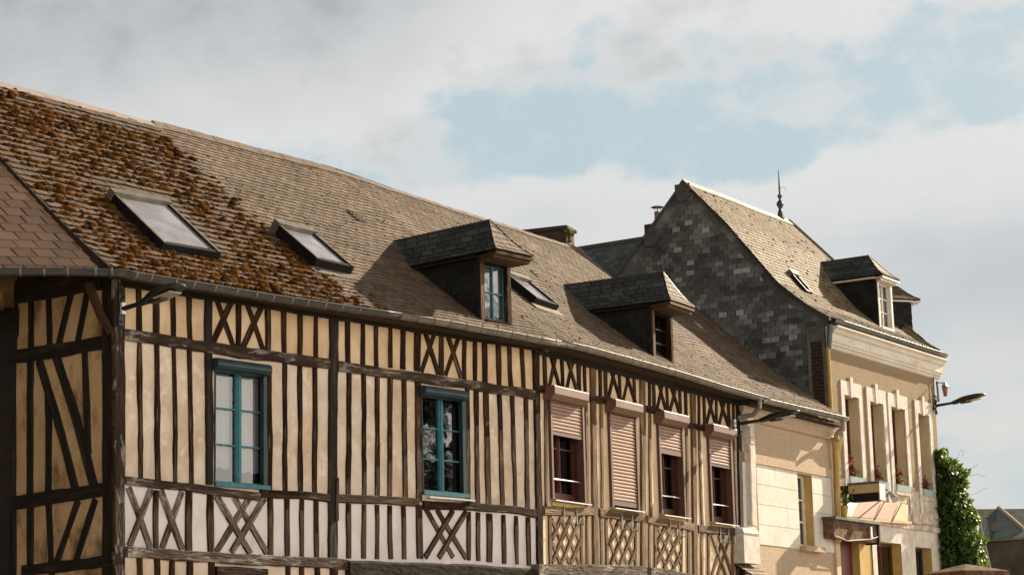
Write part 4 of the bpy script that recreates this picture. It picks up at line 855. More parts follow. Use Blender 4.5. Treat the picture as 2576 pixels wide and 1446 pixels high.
# rails
for pts, k in (([(250, 748), (345, 755)], 'A5'), ([(745, 845), (960, 868)], 'A5'), ([(1290, 938), (1440, 975)], 'A5'), ([(1655, 1085), (1745, 1110), (1925, 1140)], 'A5')): beam(F2, pth(F2, k, pts), .105, 'rail', W_, hB, o1=.042, wob=.008)
for pts in ([(-10, 828), (120, 832), (222, 845)],): pass
for pts in ([(290, 825), (540, 836), (765, 832)], [(825, 843), (1040, 872), (1232, 892)], [(1285, 905), (1500, 943), (1738, 987)], [(1778, 998), (1990, 1015), (2195, 1033)]): beam(F2, pth(F2, 'A6', pts), .125, 'rail', G_, hB, o1=.045, wob=.006)
beam(F2, pth(F2, 'A6', [(200, 1398), (500, 1400), (760, 1402), (1200, 1412), (1245, 1416)]), .17, 'girder', M['wood_rail'], hB, o0=-.1, o1=.10, wob=.012)
beam(F2, pth(F2, 'A6', [(1285, 1424), (1500, 1455), (1700, 1492), (2240, 1580)]), .17, 'girder', M['wood_rail'], hB, o0=-.1, o1=.10, wob=.012)
beam(F2, [(-.05, ZE1 - .06), (S2, ZE1 - .06)], .12, 'wall_plate', WB, hB, o1=.05)
sf = MB(); sf.box(F2, 0, S2, 0, OV - .03, ZE1 - .045, ZE1 - .015); sf.build('soffit', M['soffit'], hB)
# windows of B
for i, w in enumerate(W2):
    s0, s1, z0, z1 = w['g']
    wo = window(F2, hB, s0, s1, z0, z1, M['brown_wood'], rec=.12, cols=2, rows=2, reveal=M['brown'], fw=.05, mull=.06, bar=.02, bottom=.12, curt=[(.0, .33, .30)] if i == 0 else None)
    for (ga_, gb_) in ((s0 - .012, s0 + .04), (s1 - .04, s1 + .012)): gd = MB(); gd.box(F2, ga_, gb_, -.06, .05, z0, z1); gd.build('shutter_guide', M['brown'], wo)
    bx, a0, a1, zt = roller_box(F2, wo, 'A5', w['box'], .2, M['shutter_box'], round_=False, h=.19)
    zb = z0 + .06 if w['shut'] is None else F2.px(*c(*w['shut']), .03)[1]
    sh = MB(); zz = z1 + .03; dz = .052
    while zz > zb + dz:
        # each slat is a shallow bulge
        A = [(.018, zz), (.033, zz - dz * .3), (.033, zz - dz * .65), (.014, zz - dz * .93), (.014, zz - dz)]
        for (oa, za), (ob, zb2) in zip(A[:-1], A[1:]): sh.face([F2.w(s0 + .04, oa, za), F2.w(s0 + .04, ob, zb2), F2.w(s1 - .04, ob, zb2), F2.w(s1 - .04, oa, za)])
        zz -= dz
    sh.build('shutter', M['brown_slat'], wo)
    fb = MB(); fb.box(F2, s0 + .04, s1 - .04, .0, .036, zb - .03, zz); fb.build('shutter_rail', M['brown'], wo)
    sl = MB(); sl.hexa([F2.w(s0 - .03, .11, z0 - .035), F2.w(s1 + .06, .11, z0 - .035), F2.w(s1 + .06, -.05, z0 - .005), F2.w(s0 - .03, -.05, z0 - .005), F2.w(s0 - .03, .11, z0 - .018), F2.w(s1 + .06, .11, z0 - .018), F2.w(s1 + .06, -.05, z0 + .012), F2.w(s0 - .03, -.05, z0 + .012)]); sl.build('sill', M['steel'], wo)
    sl = MB(); sl.box(F2, s0 + .01, s1 - .01, -.05, .03, z0 - .10, z0 - .037); sl.build('sill_bed', M['ochre'], wo)
    if w['shut']:
        rl = MB(); zrr = z0 + .30; rl.tube([F2.w(s0 + .04, -.02, zrr), F2.w(s1 - .04, -.02, zrr)], .011, 6); rl.build('guard_rail', M['steel'], wo)
    for f in (.30, .68):
        hk = MB(); a = s0 + (s1 - s0) * f; zt = z0 - .08
        hk.box(F2, a - .010, a + .010, .05, .06, zt - .26, zt); hk.box(F2, a - .010, a + .010, .06, .17, zt - .26, zt - .248); hk.box(F2, a - .010, a + .010, .16, .17, zt - .248, zt - .16); hk.build('planter_hook', M['zinc'], hB)
rfB = MB(); slates(rfB, SBf, 46, .20, lift=.011, jit=.006, brk=.012); rfB.build('roof', M['slate'], hB); deck(SBf, 0, 1, 'roof_deck', M['deck'], hB)
ridge_cap(SBf, 0, 1, 'ridge_cap', M['slate'], hB, .14, .22)
rear(F2, (MR - F2.P).dot(F2.d), SB_R, ZR - .04, -RT, ZE1, hB, M['slate'])
eg = MB(); eg.face([SBf(1, .55), SBf(1, 1), F2.w(SB_R, -2 * RT, ZE1), F2.w(SB_R, -RT, ZE1)]); eg.build('end_gable', M['slate_dark'], hB)
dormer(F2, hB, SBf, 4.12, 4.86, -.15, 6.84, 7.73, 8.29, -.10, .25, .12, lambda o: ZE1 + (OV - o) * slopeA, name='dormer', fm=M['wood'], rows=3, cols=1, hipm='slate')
gutB = gutter(gut_pts(F2, smit2, S2 + .25, 16), [(F1.n + F2.n).normalized()] + [F2.n] * 16, GR, 'gutter', M['zinc'], hB)
s = smit2 + .2
while s < S2 + .2: strap(F2.w(s, OV + .05, gz(F2, s)), F2.n, F2.d, GR + .004, M['gutter_dark'], gutB, .006); s += .29
ms2 = MB()
for S_, n_ in ((SBf, 420), (SCf, 200)):
    for k in range(n_):
        a = random.random(); b = random.random() ** 1.6; p, X, Y, Z = surfframe(S_, a, b); s = random.uniform(.008, .024); blob(ms2, p + Z * .008, X, Y, Z, s * 1.4, s * .8, s * .5, .5)
tag(ms2.build('moss', M['moss'], None, smooth=True), 'tiny dark moss tufts dotted over the plain slates of the middle roofs', 'moss', kind='stuff')
# ================================================================== skylights
def skylight(S, house, TL, TR, BR, BL, th_=.09, label=None, rng=(-.2, 1.4), glare=True):
    """measured corners of the frame top lie th_ above the slates"""
    ab = [roof_hit(S, p, *rng) for p in (TL, TR, BR, BL)]
    pts = [S(*q) for q in ab]
    cn = (pts[0] + pts[1] + pts[2] + pts[3]) / 4
    am, bm = sum(q[0] for q in ab) / 4, sum(q[1] for q in ab) / 4
    p, X, Y, Z = surfframe(S, am, bm)
    # lift: intersect rays with the plane raised by th_
    def hz(px): q = hitp(px, p + Z * th_, Z); return ((q - p).dot(X), (q - p).dot(Y))
    h = [hz(q) for q in (TL, TR, BR, BL)]
    x0, x1 = (h[0][0] + h[3][0]) / 2, (h[1][0] + h[2][0]) / 2; y1, y0 = (h[0][1] + h[1][1]) / 2, (h[3][1] + h[2][1]) / 2
    class LF: pass
    def w(a, o, b): return p + X * a + Y * b + Z * o
    lf = LF(); lf.w = w
    mb = MB(); fw = .055
    mb.box(lf, x0, x0 + fw, -.03, th_, y0, y1); mb.box(lf, x1 - fw, x1, -.03, th_, y0, y1); mb.box(lf, x0 + fw, x1 - fw, -.03, th_ - .004, y0, y0 + fw * 1.3)
    sk = mb.build('skylight', M['frame_black'], house)
    t = MB(); t.box(lf, x0 - .01, x1 + .01, -.03, th_ + .035, y1 - .02, y1 + .10); t.build('hood', M['zinc'], sk)
    t = MB(); t.box(lf, x0 + fw * .2, x0 + fw * .8, th_, th_ + .008, y0 + .01, y1); t.box(lf, x1 - fw * .8, x1 - fw * .2, th_, th_ + .008, y0 + .01, y1); t.build('cover_strip', M['zinc'], sk)
    gl = MB(); gl.face([w(x0 + fw, th_ - .025, y0 + fw), w(x1 - fw, th_ - .025, y0 + fw), w(x1 - fw, th_ - .025, y1), w(x0 + fw, th_ - .025, y1)]); gl.build('pane', M['skyglass'], sk)
    fl = MB(); fl.face([w(x0 - .08, .022, y0 - .16), w(x1 + .08, .022, y0 - .16), w(x1 + .08, .026, y0), w(x0 - .08, .026, y0)]); fl.build('flashing', M['zinc'], sk)
    return sk
skylight(SA, hA, (280, 480), (440, 522), (560, 641), (402, 605), .14)
skylight(SA, hA, (703, 565), (790, 590), (893, 670), (795, 655), .14)
skylight(SBf, hB, (1278, 688), (1318, 697), (1405, 761), (1352, 749), .12)
def vent(S, house, px, w=.16, h=.30, n=4, m='zinc', rng=(-.2, 1.4)):
    a, b = roof_hit(S, px, *rng); p, X, Y, Z = surfframe(S, a, b)
    class LF: pass
    lf = LF(); lf.w = lambda s, o, t: p + X * s + Y * t + Z * o
    mb = MB(); mb.box(lf, -w / 2, w / 2, .0, .026, -h / 2, h / 2)
    for i in range(n): t = -h / 2 + h * (i + .5) / n; mb.box(lf, -w / 2 + .015, w / 2 - .015, .026, .042, t - .012, t + .012)
    mb.build('roof_vent', M[m], house)
vent(SA, hA, (897, 547), .17, .30)
vent(SBf, hB, (1345, 690), .12, .2, 2)
# ================================================================== chimney on B
cs0, cs1, co1, co0 = 7.85, 8.38, -3.95, -6.0
cz = F2.side(1424, 577, cs0)[1]
FK = Frame(hitp((1424, 570), F2.P + F2.n * -4.1, F2.n), 22); cz = hitp((1424, 570), F2.P + F2.n * -4.1, F2.n).z; F2k = F2; cs0, cs1, co1, co0 = 0, .42, 0, -1.45
ch = MB(); brickbox(ch, FK, cs0, cs1, co0, co1, 8.6, cz - .05); cho = ch.build('chimney', M['brick_chim'], hB)
ct = MB(); ct.box(FK, cs0 - .05, cs1 + .05, co0 - .05, co1 + .05, cz - .05, cz + .0); ct.box(FK, cs0 + .03, cs1 - .03, co0, co1, cz, cz + .04); ct.build('chimney_cap', M['brick_chim'], cho)
mm = MB()
for k in range(26):
    P = FK.w(cs0 + random.random() * .4, co1 + .03 - random.random() * .08, cz - abs(random.gauss(0, .12))); blob(mm, P, FK.d, FK.n, V((0, 0, 1)), .05, .04, .045, .5)
mm.build('moss_patch', M['moss_g'], cho, smooth=True)
# ================================================================== HOUSE C (rendered house)
hC = root('rendered_house', 'narrow cream rendered house with one tall window, below the slate gable', 'house', FC.w(0, 0, 0))
def C_(k, x, y, o=0): return FC.px(*c(k, x, y), o)
cs_, cz_ = C_('B2', 530, 445); cw0 = cs_; cw1 = C_('B2', 660, 445)[0]; cwt = C_('B2', 560, 432)[1]; cwb = C_('B2', 600, 1083)[1]
zband1 = (C_('B2', 120, 262)[1] + C_('B2', 820, 388)[1]) / 2; zband0 = (C_('B2', 150, 350)[1] + C_('B2', 800, 460)[1]) / 2; zbase = (C_('B2', 200, 1085)[1] + C_('B2', 840, 1130)[1]) / 2
wall_holes(FC, 0, SC, 0, ZE1 + .1, [(cw0, cw1, cwb, cwt)], [(0, zbase, M['stucco']), (zbase, zband0, M['lime']), (zband0, ZE1 + .1, M['stucco'])], hC, 'wall')
bd = MB(); bd.box(FC, .12, SC - .02, -.02, .045, zband0, zband1); bd.build('string_course', M['stucco'], hC)
bd = MB(); xr = C_('B2', 172, 600)[0]; 
# joint lines scored between the lime courses: thin raised courses
zs = [zbase + (zband0 - zbase) * i / 4 for i in range(5)]
for (a, b) in ((C_('B2', 172, 600)[0], cw0 - .0), (cw1, SC - .05)):
    for i in range(4): bd.box(FC, a, b, -.02, .014, zs[i] + .004, zs[i + 1] - .004)
bd.build('lime_panel', M['lime'], hC)
bd = MB(); bd.box(FC, C_('B2', 125, 600)[0], C_('B2', 170, 600)[0], -.01, .006, zbase, zband0); bd.build('ochre_strip', M['ochre'], hC)
wo = window(FC, hC, cw0, cw1, cwb, cwt, M['white_paint'], rec=.15, cols=2, rows=3, reveal=M['ochre'], fw=.05, mull=.06, bar=.03, curt=[(0, 1, .05)])
sl = MB(); sl.box(FC, cw0 - .03, C_('B2', 728, 1100)[0], -.2, .14, cwb - .10, cwb - .005); sl.build('sill', M['stucco'], wo)
# pale timber pilaster with boxed foot, at the joint with house B
pa_ = [C_('B2', 75, -150), C_('B2', 80, 0), C_('B2', 95, 200), C_('B2', 105, 500), C_('B2', 112, 900)]
beam(FC, pa_, (.24, .20), 'pilaster', M['cream_white'], hC, o0=-.02, o1=.09, wob=.010)
bx = MB(); a0, a1 = C_('B2', 60, 1100, .2)[0], C_('B2', 200, 1100, .2)[0]; zt, zb_ = C_('B2', 130, 975, .2)[1], C_('B2', 130, 1240, .2)[1]
bx.box(FC, a0, a1, 0, .2, zb_, zt); bx.hexa([FC.w(a0 - .02, .22, zt + .002), FC.w(a1 + .02, .22, zt + .002), FC.w(a1 + .02, 0, zt + .002), FC.w(a0 - .02, 0, zt + .002), FC.w(a0, .18, zt + .08), FC.w(a1, .12, zt + .13), FC.w(a1, 0, zt + .14), FC.w(a0, 0, zt + .10)]); bx.build('boxed_vent', M['cream_white'], hC)
for (x0, y0, y1, w) in ((112, 10, 110, 40), (120, 112, 165, 30)):
    m_ = MB(); a = C_('B2', x0, y0, .12); b = C_('B2', x0 + w, y1, .12); m_.box(FC, a[0], b[0], .0, .12, b[1], a[1]); m_.build('bracket', M['cream_white'], hC)
cn_ = MB(); zc = C_('B2', 150, 1240, .2)[1] - .02
def CN(a, b): return FC.w(a0 - .05 + (a1 - a0 + .15) * a, .55 - .55 * b, zc - .32 + .34 * b)
slates(cn_, CN, 5, .16, lift=.012); cno = cn_.build('canopy', M['slate_light'], hC); deck(CN, 0, 1, 'roof_deck', M['deck'], cno, 3, 3)
RCn = int(((RC0 - EC0).length) / .112)
rc = MB(); slates(rc, SCf, RCn, .20, lift=.011, jit=.006, brk=.012); rc.build('roof', M['slate'], hC); deck(SCf, 0, 1, 'roof_deck', M['deck'], hC)
rcb = MB(); rcb.face([RC0, RC1, RC1 + FC.n * -2.5 + V((0, 0, -2.2)), RC0 + FC.n * -2.5 + V((0, 0, -2.2))]); rcb.build('rear_roof', M['slate'], hC)
ridge_cap(SCf, 0, 1, 'ridge_cap', M['slate'], hC, .12, .22)
sf = MB(); sf.box(FC, 0, SC - .05, -.02, OV - .08, ZE1 - .12, ZE1 - .05); sf.build('soffit', M['soffit'], hC)
mo_ = MB(); mo_.prism([FC.w(0, o, z) for o, z in ((0, ZE1 - .36), (.05, ZE1 - .34), (.08, ZE1 - .26), (.12, ZE1 - .2), (.12, ZE1 - .125), (0, ZE1 - .125))], FC.d * (SC - .12)); mo_.build('cornice', M['stucco'], hC)
sCe = (EC1 - FC.P).dot(FC.d) + .06
gC = gutter([FC.w(.12 + (sCe - .12) * i / 12, OV + .05, ZE1 - .03 + .04 * i / 12) for i in range(13)], [FC.n] * 13, GR, 'gutter', M['zinc'], hC)
s = .3
while s < sCe: strap(FC.w(s, OV + .05, ZE1 - .028 + .04 * s / sCe), FC.n, FC.d, GR + .004, M['gutter_dark'], gC, .006); s += .29
vent(SCf, hC, (1755, 819), .14, .2, 1, 'zinc_light', (-.2, 1.4))
# swan neck from gutter back to the wall at the B/C joint
dp = MB(); J = F2.w(S2 + .02, OV + .05, ZE1 - .05)
dp.tube([J, J + V((0, 0, -.14)), F2.w(S2 - .02, OV - .05, ZE1 - .31), F2.w(S2 - .08, .1, ZE1 - .33), F2.w(S2 - .12, .06, ZE1 - .36)], .042, 8); dp.build('downpipe', M['zinc'], hB)
# yellow downpipe with hopper between C and T
dy = MB()
def C2(x, y, o=.1, k='B2'): q = FC.px(*c(k, x, y), o); return FC.w(q[0], o, q[1])
dy.tube([C2(885, 220), C2(893, 400), C2(902, 700), C2(915, 980)], .055, 10); dyo = dy.build('downpipe', M['ochre'], hC)
dy = MB(); dy.tube([C2(915, 985), C2(918, 1010), C2(900, 1040)], .06, 10); dy.build('pipe_shoe', M['ochre'], dyo)
for y in (270, 600, 900): 
    q = C2(890 + y * .028, y); r_ = MB(); r_.lathe([(.064, -.02), (.064, .02)], q, 10); r_.build('pipe_clip', M['ochre'], dyo)
dy = MB(); q = C2(893, 232); dy.lathe([(.055, -.06), (.065, 0), (.13, .2), (.14, .22), (.14, .245)], q, 10); dy.build('hopper', M['ochre'], dyo)
dy = MB(); e_ = FC.w(sCe - .12, OV + .05, ZE1 - .06); dy.tube([e_, e_ + V((0, 0, -.14)), C2(915, 1180, .3, 'B1'), C2(885, 1215, .2, 'B1'), C2(905, 1275, .14, 'B1')], .045, 8); dy.build('swan_neck', M['zinc_light'], dyo)
# narrow pier between C and T
pr = MB(); pr.box(FC, C_('B2', 822, 300)[0], SC + .02, -.02, .05, 0, ZE1 - .1); pr.build('pier', M['reveal'], hC)
# ================================================================== HOUSE T (tall rendered house)
hT = root('tall_house', 'tall tan rendered house with white window surrounds, cornice and dark slate gable', 'house', FT.w(0, 0, 0))
def T_(k, x, y, o=0): return FT.px(*c(k, x, y), o)
ZT = T_('D', 2097, 880)[1]           # underside of cornice
tw = []
for (l, r, tl, tr, bl, br, yb) in ((955, 1085, 850, 872, 978, 1105, 505), (1183, 1300, 905, 932, 1208, 1326, 560), (1373, 1488, 958, 985, 1396, 1525, 592), (1608, 1712, 1020, 1048, 1642, 1735, 640)):
    s0 = (T_('B1', l, tl)[0] + T_('B2', bl, 300)[0]) / 2; s1 = (T_('B1', r, tr)[0] + T_('B2', br, 300)[0]) / 2
    tw.append((s0, s1, T_('B2', (bl + br) / 2, yb)[1], (T_('B1', l, tl)[1] + T_('B1', r, tr)[1]) / 2))
zt0 = sum(t[2] for t in tw) / 4; zt1 = sum(t[3] for t in tw) / 4
tw = [(a, b, zt0, zt1) for a, b, _, _ in tw]
# ground floor openings
gd_ = [(T_('B2', 890, 1100)[0], T_('B2', 1212, 1100)[0]), (T_('B2', 1255, 1150)[0], T_('B2', 1475, 1150)[0]), (T_('B2', 1600, 1150)[0], T_('B2', 1745, 1150)[0])]
zg = T_('B2', 1300, 1045)[1]
gd = [(a, b, 0.0 if i == 0 else .9, zg - (.0 if i < 2 else .02)) for i, (a, b) in enumerate(gd_)]
gd[0] = (max(gd[0][0], .02), gd[0][1], 0, zg)
zsh = T_('B2', 1600, 900)[1]
zmid = T_('B2', 1650, 600)[1]
wall_holes(FT, 0, ST, 0, ZT + .3, tw + gd, [(0, zsh, M['cream_white']), (zsh, zmid, M['stone']), (zmid, ZT + .3, M['render_tan'])], hT, 'wall')
# window surrounds, keystones
for i, (s0, s1, z0, z1) in enumerate(tw):
    b = MB(); w = .15; o1 = .028; zt = z1 + .50 * .9
    zt = z1 + .27
    b.box(FT, s0 - w, s0, -.02, o1, z0 - .45, z1); b.box(FT, s1, s1 + w, -.02, o1, z0 - .45, z1); b.box(FT, s0 - w, s1 + w, -.02, o1, z1, zt)
    wo = window(FT, hT, s0, s1, z0, z1, M['brown_wood'], rec=.20, cols=2, rows=3, reveal=M['reveal'], fw=.05, mull=.06, bar=.02)
    b.build('surround', M['cream_white'], wo)
    k = MB(); m_ = (s0 + s1) / 2 - .03; k.hexa([FT.w(m_ - .045, .05, z1 - .03), FT.w(m_ + .045, .05, z1 - .03), FT.w(m_ + .045, 0, z1 - .03), FT.w(m_ - .045, 0, z1 - .03), FT.w(m_ - .065, .055, zt + .09), FT.w(m_ + .065, .055, zt + .09), FT.w(m_ + .065, 0, zt + .09), FT.w(m_ - .065, 0, zt + .09)]); k.build('keystone', M['cream_white'], wo)
# cornice
zc = T_('D', 2100, 872)[1]; prof_c = [(0, -.12), (.04, -.10), (.07, -.02), (.10, 0), (.10, .06), (.13, .10), (.13, .34), (.17, .38), (.20, .47), (.26, .53), (.26, .58), (0, .58)]
ztop = T_('D', 2095, 803, .3)[1]
scz = (ztop - .06 - zc) / .58
cb = MB(); cb.prism([FT.w(-.02, o, zc + z * scz) for o, z in prof_c], FT.d * (ST + .22)); cb.build('cornice', M['cornice'], hT)
# gable profile
gp = []
for p in ((1722, 455), (1830, 560), (1900, 640), (1960, 710), (2030, 765), (2090, 799)): o, z = FT.side(*p, 0.0); gp.append((o, z))
og = gp[-1][0]
RTo, RTz = gp[0]
bo, bz = FT.side(1545, 705, 0.0); sl_ = (RTz - bz) / (RTo - bo); backo = RTo - (RTz - gp[-1][1]) / sl_
print('gable', gp, backo, sl_)
FG = Frame(FT.P, 33)                     # gable plane helper : coordinates (o,z) at s=-0.0
gable = [(0, 0), (0, gp[-1][1] - .06)] + [(min(o, 0), z - .03) for o, z in gp[::-1]] + [(backo, gp[-1][1]), (backo, 0)]
gm = MB(); gm.face([FT.w(0, o, z) for o, z in gable]); gm.build('gable_wall', M['slate_dark'], hT)
def zroof(o):
    if o >= gp[-1][0]: return gp[-1][1]
    for (oa, za), (ob, zb_) in zip(gp[:-1], gp[1:]):
        if oa <= o <= ob: return za + (zb_ - za) * (o - oa) / (ob - oa)
    return RTz - (RTo - o) * sl_
o_lo, o_hi, zg0, zg1 = backo, -.02, 5.9, RTz
gs = MB(); rows_ = int((zg1 - zg0) / .10)
def GS(a, b): return FT.w(-.004, o_lo + (o_hi - o_lo) * a, zg0 + (zg1 - zg0) * b)
bpan = FT.side(*c('B1', 640, 500), 0.0)[0]
def gkeep(a, b):
    o = o_lo + (o_hi - o_lo) * a; z = zg0 + (zg1 - zg0) * b
    return z < zroof(o) - .16 and not (o > bpan and z < FT.side(*c('B1', 700, 240), 0.0)[1])
def glight(r, a, b): 
    v = .12 + .62 * r + .55 * noise.noise(V((a * 4, b * 5, 3))) + .4 * noise.noise(V((a * 13, b * 15, 8)))
    return max(0, min(1, v + (.28 if r > .90 else 0)))
slates(gs, GS, rows_, .185, lift=.010, keep=gkeep, light=glight, jit=.003)
gs.build('gable_slates', M['slate_gable'], hT)
# rake border slates
rb = MB()
def border(pa, pb, w=.20, n=None, flip=False):
    L = (pb - pa).length; n = max(1, int(L / .17)); d = (pb - pa).normalized(); q = d.cross(FT.d).normalized()
    if q.z > 0: q = -q
    for i in range(n):
        A, B = pa.lerp(pb, i / n), pa.lerp(pb, (i + 1.05) / n); off = -FT.d * (.016 + random.random() * .006)
        rb.idx([A + off, B + off, B + q * w + off * .8, A + q * w + off * .8, A, B, B + q * w, A + q * w], [(0, 1, 2, 3), (3, 2, 6, 7), (0, 3, 7, 4), (1, 5, 6, 2)], .15 + .6 * random.random() ** 1.5)
prs = [FT.w(0, o, z) for o, z in gp]
for A, B in zip(prs[:-1], prs[1:]): border(A, B)
border(FT.w(0, RTo, RTz), FT.w(0, bo, bz)); border(FT.w(0, bo, bz), FT.w(0, backo, gp[-1][1]))
rb.build('rake_slates', M['slate_gable'], hT)
vb = MB()
for A, B in list(zip(prs[:-1], prs[1:])) + [(prs[0], FT.w(0, backo, gp[-1][1]))]:
    o_ = V((0, 0, .0)); e_ = -FT.d * .07; dn = V((0, 0, -.07))
    vb.hexa([A + dn + e_, B + dn + e_, B + dn, A + dn, A + e_, B + e_, B, A])
vb.build('verge', M['slate_dark'], hT)
# two big slate plates on the left rake
for px, sz in (((1718, 484), .26), ((1640, 597), .26)):
    o, z = FT.side(*px, -.05); pl = MB(); F_ = FT
    pts = [(-.17, .17), (.17, .17), (.17, -.10), (.0, -.22), (-.15, -.12)]; an = 0 if px[0] > 1700 else .75
    pl.prism([FT.w(-.06, o + x * math.cos(an) - y * math.sin(an) * 0 + (y * math.sin(an)), z + y * math.cos(an) - x * math.sin(an)) for x, y in pts], -FT.d * .02); pl.build('slate_plate', M['slate_dark'], hT)
# brick patch near the corner
bz0, bz1 = FT.side(*c('B1', 740, 900), 0)[1] - 1.5, FT.side(*c('B1', 700, 375), 0)[1]; bz2 = FT.side(*c('B1', 700, 235), 0)[1]
bp = MB(); pts = [(bpan + .06, bz0), (-.03, bz0), (-.03, bz1), (bpan + .06, bz1)]; bp.face([FT.w(-.012, o, z) for o, z in pts], uv=pts); bp.build('brick_patch', M['brick'], hT)
bp = MB(); bp.hexa([FT.w(-.0, bpan + .03, bz1), FT.w(0, -.02, bz1), FT.w(-.03, -.02, bz1), FT.w(-.03, bpan + .03, bz1), FT.w(-.0, bpan + .03, bz2), FT.w(0, -.02, bz2), FT.w(-.03, -.02, bz2), FT.w(-.03, bpan + .03, bz2)]); bp.build('render_patch', mat('grey patch', [(0, (.06, .055, .045)), (1, (.16, .15, .13))], 5, .95, .4), hT)
bp = MB()
for oo in (bpan + .02, -.05): bp.box(FT, -.028, 0, oo - .03, oo + .03, bz0, bz2)
bp.build('mortar_edge', M['reveal'] if False else mat('grey mortar', [(0, (.10, .09, .075)), (1, (.22, .20, .17))], 6, .95, .4), hT)
# T roof
rp = hitp((1985, 574), FT.P + FT.n * RTo, FT.n); SRr = (rp - FT.P).dot(FT.d)
SRe = ST + .15
Ls = [0]
for (A, B) in zip(gp[::-1][:-1], gp[::-1][1:]): Ls.append(Ls[-1] + math.hypot(A[0] - B[0], A[1] - B[1]))
gpr = gp[::-1]
def tprof(b):
    L = b * Ls[-1]
    for i in range(len(Ls) - 1):
        if L <= Ls[i + 1] + 1e-6:
            t = (L - Ls[i]) / (Ls[i + 1] - Ls[i]); return gpr[i][0] + (gpr[i + 1][0] - gpr[i][0]) * t, gpr[i][1] + (gpr[i + 1][1] - gpr[i][1]) * t
    return gpr[-1]
Ltot = SRe + .09
def STf(a, b):
    o, z = tprof(max(0, min(1, b))); p = FT.w(-.09 + a * Ltot, o + (.06 if b < 0 else 0), z); return p + sag(p) * .7
def tmax(b):
    o, z = tprof(b); f = (o - gp[-1][0]) / (RTo - gp[-1][0]); return (SRe + (SRr - SRe) * f + .09) / Ltot
def tlight(r, a, b): return min(1, r * .75 + (.55 if random.random() < .05 else 0) + .2 * noise.noise(V((a * 9, b * 9, 1))))
rt = MB(); slates(rt, STf, 40, .2, lift=.013, jit=.005, smax=tmax, light=tlight, brk=.02); rt.build('roof', M['slate_light'], hT)
deck(STf, 0, 1, 'roof_deck', M['deck'], hT, smax=tmax, na=4, nb=16)
ridge_cap(STf, 0, tmax(1), 'ridge_cap', M['zinc_light'], hT, .20, .13)
# hip end and back slope
hp = MB(); A = FT.w(SRe, gp[-1][0], gp[-1][1]); B = FT.w(SRe, backo, gp[-1][1]); R_ = FT.w(SRr, RTo, RTz)
def HPf(a, b): return A.lerp(B, a).lerp(R_, b)
slates(hp, HPf, 30, .2, lift=.013); hp.build('hip_roof', M['slate_light'], hT)
hp = MB(); hp.face([FT.w(-.08, RTo, RTz), R_, B, FT.w(-.08, backo, gp[-1][1])]); hp.face([A - V((0, 0, .06)), B - V((0, 0, .06)), R_ - V((0, 0, .06))]); hp.build('rear_roof', M['slate_light'], hT)
rw = MB(); rw.box(FT, 0.002, ST, backo, backo + .2, 0, gp[-1][1]); rw.box(FT, ST - .2, ST, backo + .2, -.01, 0, gp[-1][1] - .1); rw.build('rear_wall', M['render_tan'], hT)
# hip flashing
hf = MB(); hf.tube([STf(tmax(b), b) + V((0, 0, .03)) for b in [i / 10 for i in range(11)]], .035, 6); hf.build('hip_ridge', M['slate_light'], hT)
# finial
fn = MB(); fb = hitp((1965, 566), FT.P + FT.n * RTo, FT.n); hscale = 1 / 128 * 1.0
F_s = (fb - FT.P).dot(FT.d); fb = FT.w(F_s, RTo, RTz - .05)
ppm = FPX / (fb - O).dot(Fw)
k_ = 1 / ppm
k_ *= 1.12; fn.lathe([(8.5 * k_, 0), (8.5 * k_, 6 * k_), (5.5 * k_, 22 * k_), (4 * k_, 26 * k_), (3.4 * k_, 28 * k_), (7 * k_, 34 * k_), (8.6 * k_, 38 * k_), (7 * k_, 43 * k_), (3 * k_, 47 * k_), (2.6 * k_, 51 * k_), (5.5 * k_, 56 * k_), (5.8 * k_, 58 * k_), (2.2 * k_, 61 * k_), (2.0 * k_, 80 * k_), (.6 * k_, 118 * k_)], fb, 10); fn.build('finial', mat('lead finial', [(0, (.03, .04, .04)), (1, (.07, .09, .09))], 8, .5, .1), hT)
cw = MB(); tp = fb + V((0, 0, 75 * k_)); cw.tube([tp, tp + FT.d * .06 + V((0, 0, .03)) + Rt * .02, tp + Rt * .1 + V((0, 0, .03)), tp + Rt * .15 + V((0, 0, -.05))], .004, 5); cw.build('finial_wire', M['wire'], hT)
# gutter of T
zgt = gp[-1][1] - .03
gT = gutter([FT.w(-.1 + (ST + .3) * i / 12, gp[-1][0] + .08, zgt - .02) for i in range(13)], [FT.n] * 13, .075, 'gutter', M['gutter_dark'], hT)
s = .05
while s < ST + .1: strap(FT.w(s, gp[-1][0] + .08, zgt - .02), FT.n, FT.d, .08, M['zinc'], gT, .006); s += .2
dpT = MB(); dpT.tube([FT.w(-.05, .12, zgt - .1), FT.w(-.05, .08, zgt - .5), FT.w(-.04, .06, zgt - .55)], .05, 8); dpT.build('downpipe', M['slate_teal'], hT)
dpT = MB(); dpT.tube([FT.w(-.06, .05, zgt - .5), FT.w(-.06, .05, ZE1 + .1)], .035, 8); dpT.build('downpipe', M['ochre'], hT)
# skylight on T
skylight(STf, hT, (1992, 690), (2004, 690), (2046, 735), (2032, 733), .07, rng=(0, 1))
